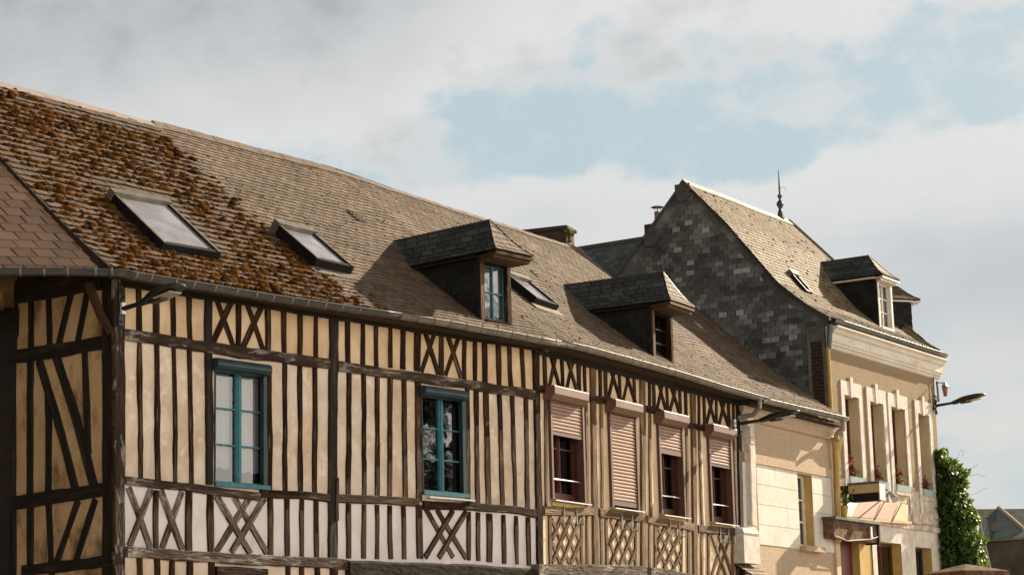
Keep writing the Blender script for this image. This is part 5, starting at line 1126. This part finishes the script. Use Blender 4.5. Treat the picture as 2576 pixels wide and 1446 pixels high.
# dormer facing the street
x0 = T_; 
def troofz(o): return zroof(o)
def tface(px):      # picture point on the roof surface
    a, b = roof_hit(STf, px, 0, 1.1); q = STf(a, b); return (q - FT.P).dot(FT.d), (q - FT.P).dot(FT.n), q.z
f0, f1 = tface((2213, 822)), tface((2248, 833))
print('D3', f0, f1)
of = (f0[1] + f1[1]) / 2
a_fl = FT.side(2220, 689.6, f0[0] - .12); q_ap = hitp((2185, 644.5), FT.P + FT.d * ((f0[0] + f1[0]) / 2), FT.d); o_ap = (q_ap - FT.P).dot(FT.n)
print('D3 FL', a_fl, 'apex', o_ap, q_ap.z)
dormer(FT, hT, STf, f0[0], f1[0], of, (f0[2] + f1[2]) / 2, a_fl[1], q_ap.z, min(o_ap, a_fl[0] - .35), a_fl[0], .12, troofz, fm=M['white_paint'], wood='white_paint', hipm='slate_light', rows=3, cols=2, sill=M['white_paint'], curt=True)
# second dormer at the corner of the hip, seen from its side
q4 = FT.px(2297.4, 845, of - .05); Q4 = FT.w(q4[0], of - .05, q4[1]); F4 = Frame(Q4, -18)
z4e = F4.side(2292, 755, 0)[1]; o4f = F4.side(2316, 754, -.1)[0]; o4a, z4r = F4.side(2249, 716, .3)
print('D4', q4, z4e, o4f, o4a, z4r)
dormer(F4, hT, None, 0, .6, 0, Q4.z + .02, z4e, z4r, o4a, o4f, .1, lambda o: Q4.z - .02 - o * 1.15, fm=M['white_paint'], wood='white_paint', hipm='slate_light', roofm='slate', rows=2, cols=2, sill=M['white_paint'])
# ground floor of T: door, shop windows
dr_ = MB(); a, b, z0, z1 = gd[0]
for i in range(9): sx = a + (b - a) * .62 * i / 9; dr_.box(FT, sx + .004, a + (b - a) * .62 * (i + 1) / 9 - .004, -.20, -.16, .02, z1 - .02)
doo = dr_.build('door', M['reddoor'], hT)
rv = MB(); rv.box(FT, a + (b - a) * .64, b, -.3, -.02, 0, z1); rv.build('door_jamb', M['ochre'], hT); rv = MB(); rv.box(FT, a, b, -.4, -.3, 0, z1); rv.build('door_back', M['black'], doo)
for i, (a, b, z0, z1) in enumerate(gd[1:]):
    window(FT, hT, a, b, z0, z1, M['brown_wood'] if i == 0 else M['teal_dark'], rec=.20, cols=2, rows=1, reveal=M['ochre'], fw=.06, mull=.05, bar=.02)
# string between storeys
bd = MB(); bd.box(FT, T_('B2', 1265, 900)[0], ST, -.02, .05, T_('B2', 1400, 905)[1] - .02, T_('B2', 1400, 870)[1]); bd.build('string_course', M['stone'], hT)
st2 = MB()
for (x0_, x1_, y0_, y1_, o) in ((1545, 1600, 560, 880, .03), (1642, 1760, 625, 690, .035), (1275, 1340, 575, 610, .03), (1410, 1530, 590, 640, .05), (1560, 1645, 780, 895, .04), (1648, 1750, 790, 900, .036)):
    a_, b_ = T_('B2', x0_, y0_), T_('B2', x1_, y1_); st2 = MB(); st2.box(FT, a_[0], b_[0], -.02, o, b_[1], a_[1]); st2.build('stone_block', M['stone'], hT)
# ================================================================== small things on T
for i, ((s0, s1, z0, z1), lb) in enumerate(zip(tw, ('pale blue planter of red flowers in the tall window nearest the drainpipe', 'pale blue planter of red flowers half hidden behind the right end of the sign box', 'pale blue planter of dark red flowers on the third tall window, above the spotlight', 'pale blue planter of red flowers beside the ivy, under the last tall window'))):
    r_ = root('flower_box', lb, 'planter', FT.w((s0 + s1) / 2, .0, z0 - .02), 'flower boxes under the tall windows')
    b = MB(); zf = z0 - .02
    for (p, q, r, t) in ((s0 + .01, s1 - .01, .02, .05), ): pass
    b.box(FT, s0 + .0, s1 + .01, -.12, .05, zf, zf + .12); b.box(FT, s0 - .005, s1 + .015, -.125, .058, zf + .12, zf + .135)
    for j in range(3): b.box(FT, s0 + .01, s1 + .0, .05, .057, zf + .015 + j * .035, zf + .037 + j * .035)
    b.build('box', M['boxblue'], r_)
    fl = MB()
    for k in range(340):
        cc_ = FT.w(s0 + .12 + random.gauss(.02, .07), -.02 + random.gauss(0, .035), zf + .17 + min(.26, abs(random.gauss(0, .10))) * (1.25 if i in (0, 2) else .85))
        u_, v_ = V((random.gauss(0, 1), random.gauss(0, 1), random.gauss(0, 1))).normalized(), V((random.gauss(0, 1), random.gauss(0, 1), random.gauss(0, 1))).normalized(); z_ = .045
        fl.face([cc_, cc_ + u_ * z_, cc_ + (u_ + v_) * z_, cc_ + v_ * z_], random.random())
    fl.build('flowers', M['flower'], r_)
    gl_ = MB()
    for k in range(50):
        cc_ = FT.w(random.uniform(s0 + .02, s1 - .04), random.gauss(0, .04), zf + .22 + random.random() * .06); u_ = V((random.gauss(0, 1), random.gauss(0, 1), .5)).normalized() * .04; v_ = V((random.gauss(0, 1), random.gauss(0, 1), .2)).normalized() * .02
        gl_.face([cc_, cc_ + u_, cc_ + u_ + v_, cc_ + v_], random.random())
    gl_.build('leaves', M['leaf'], r_)
# projecting sign box: its blank faces look up and down the street
sgs = FT.px(*c('G', 205, 350), .02)[0]
def gs_(x, y): return FT.side(*c('G', x, y), sgs)
oA, zA = gs_(300, 291); oB, zB = gs_(688, 265); zM = (gs_(303, 400)[1] + gs_(690, 380)[1]) / 2; zL = (gs_(310, 500)[1] + gs_(695, 482)[1]) / 2; zU = (zA + zB) / 2
sg = root('shop_sign', 'boxy projecting shop sign with yellowed blank face and black base strip', 'sign', FT.w(sgs + .1, .1, zL))
b = MB(); b.box(FT, sgs, sgs + .24, oA, oB, zM, zU); b.build('face', M['signface'], sg)
b = MB(); b.box(FT, sgs - .01, sgs + .25, oA - .02, oB + .02, zU, zU + .045); b.build('cap', M['gutter_dark'], sg)
b = MB(); b.box(FT, sgs - .004, sgs + .244, oA, oB + .003, zL, zM - .004); b.build('base_strip', M['black'], sg)
b = MB(); b.box(FT, sgs - .006, sgs + .246, oB, oB + .02, zL, zU); b.build('edge', M['steel'], sg)
b = MB(); b.box(FT, sgs + .02, sgs + .2, .0, oA - .002, gs_(205, 403)[1], gs_(205, 298)[1]); b.build('mount', M['black'], sg)
# tilted salmon awning panel
aw = root('shop_awning', 'faded salmon awning panel sloping over the shop front below the sign box', 'awning', FT.w(1.5, .2, 4.7))
def fo(p, o): q = FT.px(*p, o); return FT.w(q[0], o, q[1])
def quad(name, pts, m, th=.02):
    Q = [fo(c('G', x, y), o) for x, y, o in pts]; n_ = (Q[1] - Q[0]).cross(Q[3] - Q[0]).normalized(); b = MB(); b.prism(Q, -n_ * th); return b.build(name, m, aw)
quad('panel', [(350, 690, .16), (870, 735, .16), (925, 515, .07), (440, 490, .07)], M['pink'])
quad('end_panel', [(240, 680, .16), (348, 690, .16), (438, 490, .07), (300, 500, .07)], M['signface'])
quad('end_panel', [(872, 735, .16), (1070, 750, .16), (1070, 540, .07), (927, 515, .07)], M['reveal'])
b = MB(); A_, B_ = fo(c('G', 265, 728), .17), fo(c('G', 1120, 785), .17); b.prism([A_, B_, B_ + V((0, 0, .05)), A_ + V((0, 0, .05))], -FT.n * .17); b.build('front_rail', M['reveal'], aw)
for x0_, y0_, x1_, y1_ in ((640, 735, 770, 490), (865, 755, 985, 520)): b = MB(); b.tube([fo(c('G', x0_, y0_), .19), fo(c('G', x1_, y1_), .12)], .010, 5); b.build('arm', M['wood'], aw)
# rotten wooden fascia with canopy over the door
fs_ = root('shop_fascia', 'rotten brown wooden fascia box above the red door', 'fascia', FT.w(.6, .1, 4.2))
a_ = FT.px(*c('B2', 870, 1000), .25); b_ = FT.px(*c('B2', 1262, 1000), .25); zt_ = FT.px(*c('B2', 1050, 868), .25)[1]
b = MB(); b.box(FT, a_[0], b_[0], -.01, .25, a_[1] - .02, zt_); b.build('board', M['rust'], fs_)
b = MB(); b.box(FT, a_[0] - .05, b_[0] + .03, 0, .32, zt_, zt_ + .05); b.build('top_edge', M['gutter_dark'], fs_)
b = MB(); b.box(FT, b_[0] - .04, b_[0] + .02, 0, .29, a_[1] - .05, zt_); b.build('end_piece', M['wood_black'], fs_)
b = MB(); b.tube([FT.w(a_[0], .27, a_[1] + .02), FT.w(a_[0] + .5, .28, a_[1] - .05), FT.w(b_[0] - .4, .28, a_[1] + .03), FT.w(b_[0], .27, a_[1] + .1)], .012, 5); b.build('cable', M['cream_white'], fs_)
b = MB(); q = FT.px(*c('B2', 1200, 960), .3); b.box(FT, q[0] - .03, q[0] + .05, .26, .31, q[1] - .1, q[1] + .1); b.build('lamp_unit', M['steel'], fs_)
# spotlight on arm
sp_ = root('spotlight', 'small grey spotlight on a short arm beside the sign box', 'spotlight', fo(c('B2', 1330, 640), .05))
b = MB(); b.tube([fo(c('B2', 1330, 640), .0), fo(c('B2', 1370, 605), .45)], .015, 6); b.build('arm', M['gutter_dark'], sp_)
b = MB(); A, B = fo(c('B2', 1365, 600), .46), fo(c('B2', 1420, 665), .62); b.tube([A, A.lerp(B, .4), B], [.03, .05, .075], 10); b.build('head', M['steel'], sp_)
# hanging plant near drainpipe
hpn = root('hanging_plant', 'small yellow green plant in a wall pot beside the drainpipe', 'plant', fo(c('B2', 962, 800), .1))
b = MB(); q = fo(c('B2', 962, 830), .14); b.lathe([(.05, 0), (.08, .2), (.085, .22)], q, 8); b.build('pot', M['ochre'], hpn)
b = MB()
for k in range(70):
    cc_ = q + V((random.gauss(0, .08), random.gauss(0, .05), .24 + abs(random.gauss(0, .14)))); u_ = V((random.gauss(0, 1), random.gauss(0, 1), 1)).normalized() * .09; v_ = V((random.gauss(0, 1), random.gauss(0, 1), .2)).normalized() * .02
    b.face([cc_, cc_ + u_ * .5 + v_, cc_ + u_, cc_ + u_ * .5 - v_], .6 + .4 * random.random())
b.build('leaves', M['leaf'], hpn)
# ================================================================== street lamps
def street_lamp(base, out, label, L=1.0, plate_h=.42, up=.12, sc=1.0):
    """base on the wall, out = horizontal outward direction"""
    side = V((-out.y, out.x, 0)); r_ = root('street_lamp', label, 'street lamp', base, 'street lamps on the house fronts')
    b = MB()
    def w(x, y, z): return base + out * x * sc + side * y * sc + V((0, 0, z * sc))
    class LF: pass
    lf = LF(); lf.w = lambda s, o, z: w(o, s, z)
    b.box(lf, -.035, .035, 0, .02, -plate_h / 2, plate_h / 2)
    for z in (-.16, .16): b.lathe([(.012, 0), (.012, .03)], w(.015, 0, z), 6, out)
    b.build('bracket', M['lamp'], r_)
    def ax(t): return w(t, 0, -.02 + up * t * 1.4)
    b = MB(); b.tube([ax(0), ax(.25), ax(.42)], [.032 * sc, .028 * sc, .026 * sc], 8); b.tube([ax(.38), ax(.5)], .04 * sc, 8); b.build('arm', M['lamp'], r_)
    # head: flattened teardrop lofted from cross sections
    b = MB(); secs = [(.36, .035, .03, .0), (.46, .055, .055, .0), (.58, .10, .075, .012), (.75, .145, .07, .03), (.92, .155, .055, .045), (1.03, .12, .038, .052), (1.09, .05, .012, .055)]
    vs = []; n = 12
    for (t, wy, wz, lift) in secs:
        cpt = ax(t) + V((0, 0, lift * sc))
        for k in range(n):
            q = 2 * math.pi * k / n; yy = math.cos(q) * wy; zz = math.sin(q) * wz * (1.1 if math.sin(q) > 0 else .55); vs.append(cpt + side * yy * sc + V((0, 0, zz * sc)))
    m_ = len(secs); b.idx(vs, [(i * n + k, i * n + (k + 1) % n, (i + 1) * n + (k + 1) % n, (i + 1) * n + k) for i in range(m_ - 1) for k in range(n)] + [tuple(range(n))[::-1], tuple(range((m_ - 1) * n, m_ * n))]); b.build('head', M['lamp'], r_, smooth=True)
    b = MB(); P_ = [(.70, -.10), (.70, .10), (.98, .09), (.98, -.09)]
    def lo(t): return -.030 + (.03 if t < .8 else .045)
    q = [ax(t) + side * y * sc + V((0, 0, (lo(t) - .004 - (.026 if t < .8 else .02)) * sc)) for t, y in P_]
    b.prism(q, V((0, 0, .012))); b.build('lens', M['lampglass'], r_)
    b = MB(); A, B = ax(.56), ax(.78); b.hexa([p - V((0, 0, .05 * sc)) + side * y * sc for p, y in ((A, -.05), (B, -.05), (B, .05), (A, .05))] + [p + side * y * sc for p, y in ((A, -.06), (B, -.06), (B, .06), (A, .06))]); b.build('gear_box', M['lamp'], r_)
    return r_
q = F1.px(303, 779, .04); street_lamp(F1.w(q[0], .04, q[1] + .02), F1.n, 'black street lamp on the corner post of the left timber house, under the gutter', up=.05)
q = F2.px(1861, 1062, .04); street_lamp(F2.w(q[0], .04, q[1]), F2.n, 'black street lamp on the dark post between the shuttered house and the cream house', up=.04)
q = FT.px(2353, 1018, .04); street_lamp(FT.w(q[0], .04, q[1]), FT.n, 'black street lamp at the far end of the tall tan house', up=.05)
# cable insulators and wires at the first corner
iso = root('cable_insulator', 'grey ceramic cable insulator hanging by the corner post under the gutter', 'insulator', F1.w(.05, .06, 5.9))
def g1(k, x, y, o): q = F1.px(*c(k, x, y), o); return F1.w(q[0], o, q[1])
b = MB(); b.tube([g1('A1', 1092, 470, .08), g1('A1', 1092, 572, .08)], .035, 8); b.build('body', M['steel'], iso)
b = MB(); b.tube([g1('A1', 1100, 268, .05), g1('A1', 1085, 300, .09), g1('A1', 1110, 320, .07), g1('A1', 1090, 350, .08), g1('A1', 1108, 400, .07), g1('A1', 1092, 435, .08), g1('A1', 1092, 470, .08)], .010, 6); b.build('chain', M['wire'], iso)
jb = root('junction_box', 'small pale junction box with cable loop under the gutter joint', 'box', F2.w(.15, .03, 6.2))
def g2(x, y, o): q = F2.px(*c('A5', x, y), o); return F2.w(q[0], o, q[1])
a_, b_ = F2.px(*c('A5', 300, 315), .06), F2.px(*c('A5', 345, 388), .06); b = MB(); b.box(F2, a_[0], b_[0], 0.02, .08, b_[1], a_[1]); b.build('case', M['wood_gold'], jb)
b = MB(); b.tube([g2(258, 350, .06), g2(270, 385, .07), g2(295, 412, .08), g2(320, 418, .08), g2(330, 390, .07)], .006, 5); b.build('cable', M['wire'], jb)
# fixing box by second lamp
b = MB(); a_, b_ = F2.px(*c('A5', 2170, 1045), .06), F2.px(*c('A5', 2193, 1120), .06)
jb2 = root('junction_box', 'grey electrical box on the wall above the last shutter box, left of the lamp', 'box', F2.w(a_[0], .04, b_[1])); b.box(F2, a_[0], b_[0], .0, .07, b_[1], a_[1]); b.build('case', M['steel'], jb2)
# wall lantern
wl = root('wall_lantern', 'small orange glass lantern on an iron bracket at the end of the tall house', 'lantern', FT.w(ST - .05, .03, 7.6))
def g3(x, y, o, k='B1'): q = FT.px(*c(k, x, y), o); return FT.w(q[0], o, q[1])
b = MB(); b.tube([g3(1785, 742, .02), g3(1860, 742, .50)], .010, 6); b.hexa([g3(1783, 730, .03), g3(1793, 730, .03), g3(1810, 915, .03), g3(1800, 915, .03)] + [p + FT.n * .02 for p in (g3(1783, 730, .03), g3(1793, 730, .03), g3(1810, 915, .03), g3(1800, 915, .03))]); b.build('bracket', M['wood'], wl)
lc = g3(1862, 745, .52); b = MB(); b.lathe([(.015, .02), (.035, 0), (.07, -.06), (.075, -.065)], lc, 6); b.build('cap', M['steel'], wl)
b = MB(); b.lathe([(.035, -.25), (.065, -.07)], lc, 6); b.build('glass', M['amber'], wl); b = MB(); b.lathe([(.04, -.27), (.04, -.25)], lc, 6); b.build('base', M['gutter_dark'], wl)
cb = root('cable_bundle', 'black cable and junction bundle behind the far street lamp', 'cable', FT.w(ST - .1, .02, 6.5))
b = MB(); b.tube([g3(1700, 640, .03), g3(1760, 655, .05), g3(1765, 760, .04), g3(1770, 860, .04)], .010, 6); b.build('cable', M['wire'], cb)
b = MB()
for k in range(14): p = g3(1775 + random.uniform(-12, 12), 880 + k * 7, .06); b.tube([p, p + V((random.uniform(-.05, .05), random.uniform(-.03, .03), random.uniform(-.12, .02))), p + V((0, 0, -.1))], .014, 5)
b.build('connectors', M['wire'], cb)
# ================================================================== buildings behind
bk = root('back_building', 'blue green slate roof with red chimney pot behind the dark gable', 'house', V((3.5, 47, 0)))
dE = FT.n * -1.0
rA = hitp((1607, 607), FT.P + FT.n * -7 + FT.d * 0, FT.n); 
ridge0 = O + ray((1610, 606)) * (45.5 / ray((1610, 606)).y)
ridge1d = dE
# ridge runs inwards (left) horizontally
def BR(a, b): 
    top = ridge0 + FT.n * 2 * 0 + dE * (a * 7 - .6); return top - FT.d * (1 - b) * 3.6 + V((0, 0, -(1 - b) * 3.4))
def BRr(a, b): return BR(1 - a, b)
b = MB(); slates(b, BRr, 40, .22, lift=.01); b.build('roof', M['slate_teal'], bk); deck(BRr, 0, 1, 'roof_deck', M['deck'], bk, 3, 3)
b = MB(); b.tube([BR(0, 1) + V((0, 0, .03)), BR(1, 1) + V((0, 0, .03))], .06, 6); b.build('ridge', M['slate_dark'], bk)
b = MB(); b.face([BR(0, 0), BR(1, 0), BR(1, 0) - V((0, 0, BR(1, 0).z)), BR(0, 0) - V((0, 0, BR(0, 0).z))]); b.face([BR(0, 1), BR(1, 1), BR(1, 1) + FT.d * 3.6 - V((0, 0, 3.4)), BR(0, 1) + FT.d * 3.6 - V((0, 0, 3.4))]); b.build('wall', M['render_tan'], bk)
cpt = root('chimney_stack', 'brick chimney with red clay pot and metal cowl behind the slate gable', 'chimney', O + ray((1652, 600)) * (43.2 / ray((1652, 600)).y))
q = O + ray((1650, 580)) * (43.2 / ray((1650, 580)).y); kk = q.y / FPX
FQ = Frame(q, 33)
b = MB(); brickbox(b, FQ, -.10, .3, -.22, .3, q.z - 1.5, q.z + 17 * kk); b.build('stack', M['brick_chim'], cpt)
b = MB(); pc = O + ray((1655, 560)) * (43.2 / ray((1655, 560)).y);  b.lathe([(9.5 * kk, -4 * kk), (8 * kk, 20 * kk), (9 * kk, 23 * kk), (9 * kk, 26 * kk)], pc, 12); b.build('pot', M['terracotta'], cpt)
b = MB(); b.lathe([(8 * kk, 26 * kk), (7 * kk, 29 * kk)], pc, 10)
for k in range(4): a_ = k * 1.57; b.tube([pc + V((math.cos(a_) * 7 * kk, math.sin(a_) * 7 * kk, 28 * kk)), pc + V((math.cos(a_) * 8 * kk, math.sin(a_) * 8 * kk, 40 * kk))], .006, 4)
b.lathe([(17 * kk, 40 * kk), (16 * kk, 41 * kk), (3 * kk, 44 * kk)], pc, 14); b.build('cowl', M['zinc'], cpt)
# far right slate house
fr_ = root('slate_house', 'distant dark green slate house with a small gable beyond the ivy', 'house', V((20, 90, 0)))
DD = 90.0
def far(x, y, d=DD): return O + ray((x, y)) * (d / ray((x, y)).y)
e0, e1 = far(*c('B2', 2160, 1042)), far(*c('B2', 4300, 905)); 
t0 = far(*c('B2', 2180, 818), DD + 3.0); t1 = far(*c('B2', 4300, 700), DD + 3.0)
def FRf(a, b_): return e0.lerp(e1, a).lerp(t0.lerp(t1, a), b_)
b = MB(); slates(b, FRf, 26, .35, lift=.02); b.build('roof', M['slate_teal'], fr_); deck(FRf, 0, 1, 'roof_deck', M['deck'], fr_, 3, 3, -.03)
ga = far(*c('B2', 2345, 738), DD + 1.5); gl0 = far(*c('B2', 2240, 835), DD + 1.2); gr0 = far(*c('B2', 2576, 935), DD + .2)
b = MB(); b.prism([gl0, far(*c('B2', 2300, 1030), DD - .5), far(*c('B2', 2600, 1000), DD - .5), gr0, ga], V((.0, .4, 0))); b.build('gable', M['slate_teal'], fr_)
b = MB(); b.tube([ga, gr0], .10, 6); b.build('verge', M['stucco'], fr_)
b = MB(); w0, w1 = far(*c('B2', 2170, 1048), DD), far(*c('B2', 4300, 913), DD); b.prism([w0, w1, V((w1.x, w1.y, 0)), V((w0.x, w0.y, 0))], V((0, .5, 0))); b.build('wall', mat('dark stone wall', [(0, (.02, .018, .015)), (1, (.07, .06, .05))], 1.2, .95, .5), fr_)
b = MB(); b.tube([w0 + V((0, -.2, .05)), w1 + V((0, -.2, .05))], .07, 6); b.build('gutter', M['zinc'], fr_)
b = MB(); p_ = far(*c('B2', 2480, 775), DD + 3.5); b.hexa([p_ + V(v) for v in ((-1.6, 0, -.2), (1.6, 0, -.3), (1.6, 1, -.3), (-1.6, 1, -.2), (-1.6, 0, .15), (1.6, 0, .1), (1.6, 1, .1), (-1.6, 1, .15))]); b.build('roof_box', M['zinc'], fr_)
b = MB(); p_ = far(*c('B2', 2333, 910), DD - .4); b.hexa([p_ + V(v) for v in ((-.18, 0, -.18), (.18, 0, -.18), (.18, .3, -.18), (-.18, .3, -.18), (-.18, 0, .18), (.18, 0, .18), (.18, .3, .18), (-.18, .3, .18))]); b.build('roof_window', M['slate_dark'], fr_)
# leaning metal pole
b = MB(); p0_, p1_ = far(*c('B2', 2178, 880), 50), far(*c('B2', 2262, 1240), 50); b.tube([p0_, p1_, p1_ + (p1_ - p0_) * 1.3], .03, 6); tag(b.build('pole', M['zinc']), 'thin leaning grey metal pole between the ivy and the distant slate house', 'pole')
# ================================================================== ivy
iv = root('ivy', 'dense green ivy column climbing the end of the tall house', 'ivy', FT.w(ST + .4, -.2, 0))
depth_i = (P4 - V((0, 0, 0))).y + .15
def ip(x, y, dd=0): return O + ray((x, y)) * ((depth_i + dd) / ray((x, y)).y)
outl = [(1135, 2350, 2368), (1160, 2348, 2408), (1185, 2347, 2428), (1210, 2346, 2432), (1240, 2346, 2430), (1265, 2347, 2446), (1290, 2347, 2456), (1310, 2350, 2462), (1340, 2352, 2462), (1370, 2354, 2472), (1400, 2356, 2480), (1440, 2358, 2482), (1600, 2356, 2495), (1900, 2350, 2500)]
def xr_(y):
    for (ya, la, ra), (yb_, lb, rb_) in zip(outl[:-1], outl[1:]):
        if ya <= y <= yb_: t = (y - ya) / (yb_ - ya); return la + (lb - la) * t, ra + (rb_ - ra) * t
    return outl[0][1:]
lf_ = MB()
for k in range(26000):
    y = 1131 + (random.random() ** .9) * 430; l, r = xr_(y)
    fx = random.random(); bump_ = 26 * noise.noise(V((y * .035, 5, 0))) + 10 * noise.noise(V((y * .11, 8, 0))); x = l + (r + bump_ - l) * fx + random.gauss(0, 2.0)
    w_ = math.sqrt(max(.04, 1 - (2 * fx - 1) ** 2))
    dd = random.choice((-1, -1, 1)) * .42 * w_ + random.gauss(0, .07) if random.random() < .75 else random.uniform(-.4, .4) * w_
    cl = noise.noise(V((x * .06, y * .06, dd * 2)))
    if cl < -.42: continue
    p_ = ip(x, y, dd + cl * .22)
    nrm__ = V((random.gauss(.45, .6), random.gauss(-.7, .5), random.gauss(.2, .5))).normalized(); u_ = nrm__.orthogonal().normalized(); u_.rotate(Matrix.Rotation(random.random() * 6.28, 3, nrm__)); v_ = nrm__.cross(u_); s_ = random.uniform(.04, .075)
    lf_.face([p_ - u_ * s_ * .2, p_ + v_ * s_ * .55 + u_ * s_ * .2, p_ + v_ * s_ * .25 + u_ * s_ * .6, p_ + u_ * s_ * 1.1, p_ - v_ * s_ * .25 + u_ * s_ * .6, p_ - v_ * s_ * .55 + u_ * s_ * .2], min(1, max(0, random.gauss(.34, .2) + cl * .3 + (.25 if fx > .7 and y > 1320 else 0))))  # brighter value at lower right paints the sunlit side of the ivy
lf_.build('foliage', M['leaf'], iv)
for (xa, ya, pts) in ((2418, 1190, [(2430, 1184), (2445, 1178), (2462, 1165)]), (2420, 1205, [(2440, 1196), (2458, 1192), (2478, 1198)]), (2440, 1245, [(2460, 1238), (2472, 1230), (2482, 1226)]), (2465, 1390, [(2490, 1388), (2505, 1386), (2520, 1378)]), (2405, 1160, [(2412, 1142), (2418, 1130), (2425, 1136), (2421, 1145)])):
    b = MB(); b.tube([ip(xa, ya)] + [ip(*p) for p in pts], .0035, 4); b.build('stem', M['soffit'], iv)
b = MB()
for k in range(18):
    x = 2357 + random.random() * 60; b.tube([ip(x, 1950, .1), ip(x + random.gauss(0, 6), 1500, .1), ip(x + random.gauss(0, 8), 1300, .1), ip(x + random.gauss(0, 8), 1180, .1)], .018, 5)
b.build('trunk', M['soffit'], iv)
# brick pier with cap at bottom right
FPp = Frame(O + ray((2425, 1440)) * (37 / ray((2425, 1440)).y), 60)
pz = FPp.P; pi_ = root('brick_pier', 'brick gate pier with a weathered stone cap at the bottom right corner', 'pier', FPp.w(.4, 0, 0))
ca = hitp((2415, 1436), FPp.P, FPp.n); cb_ = hitp((2540, 1440), FPp.P, FPp.n); s0, s1 = 0, (cb_ - FPp.P).dot(FPp.d); zt_ = ca.z
b = MB(); b.box(FPp, s0, s1, -s1, .0, zt_ - .07, zt_ + .02)
b.idx([FPp.w(s0, 0, zt_ + .021), FPp.w(s1, 0, zt_ + .021), FPp.w(s1, -s1, zt_ + .021), FPp.w(s0, -s1, zt_ + .021), FPp.w((s0 + s1) / 2, -s1 / 2, zt_ + .17)], [(0, 1, 4), (1, 2, 4), (2, 3, 4), (3, 0, 4)]); b.build('cap', M['rust'], pi_)
b = MB(); brickbox(b, FPp, s0 + .06, s1 - .06, -s1 + .06, -.06, 0, zt_ - .071); b.build('shaft', M['brick_chim'], pi_)

# ------------------------------------------------------------------ tree across the street, mirrored in the window panes
random.seed(41); tp = V((14.5, 29.8, 0)); trr = root('street_tree', 'leafy street tree across the road, seen only mirrored in the blue window panes', 'tree', tp)
b = MB(); b.tube([tp, tp + V((.1, 0, 2)), tp + V((0, .1, 4)), tp + V((.1, 0, 6.5)), tp + V((0, .1, 8.6))], [.24, .20, .16, .10, .04], 8)
for k in range(9):
    a_ = k * 2.4; z_ = 3.6 + k * .5; A_ = tp + V((0, 0, z_)); b.tube([A_, A_ + V((math.cos(a_) * .9, math.sin(a_) * .9, .7)), A_ + V((math.cos(a_) * 1.9, math.sin(a_) * 1.9, 1.1))], [.07, .05, .02], 6)
b.build('trunk', M['soffit'], trr)
b = MB()
cl_ = [tp + V((random.gauss(0, 1.15), random.gauss(0, 1.15), random.uniform(4.2, 9.4))) for k in range(36)]
for k in range(7000):
    P_ = random.choice(cl_) + V((random.gauss(0, .38), random.gauss(0, .38), random.gauss(0, .32))); u_ = V((random.gauss(0, 1), random.gauss(0, 1), random.gauss(0, 1))).normalized() * .09; v_ = u_.orthogonal().normalized() * .05
    b.face([P_ - u_, P_ + v_, P_ + u_, P_ - v_], random.random())
b.build('crown', M['leaf_matt'], trr)
ms3 = MB()
for k in range(170):
    b_ = random.random(); a = random.random() * tmax(b_) * .98; p, X, Y, Z = surfframe(STf, a, b_); s_ = random.uniform(.012, .035); blob(ms3, p + Z * .01, X, Y, Z, s_ * 1.2, s_ * .9, s_ * .5, .5)
tag(ms3.build('moss', M['slate_black'], None, smooth=True), 'black moss lumps dotted over the pale slate roof of the tall house', 'moss', kind='stuff')
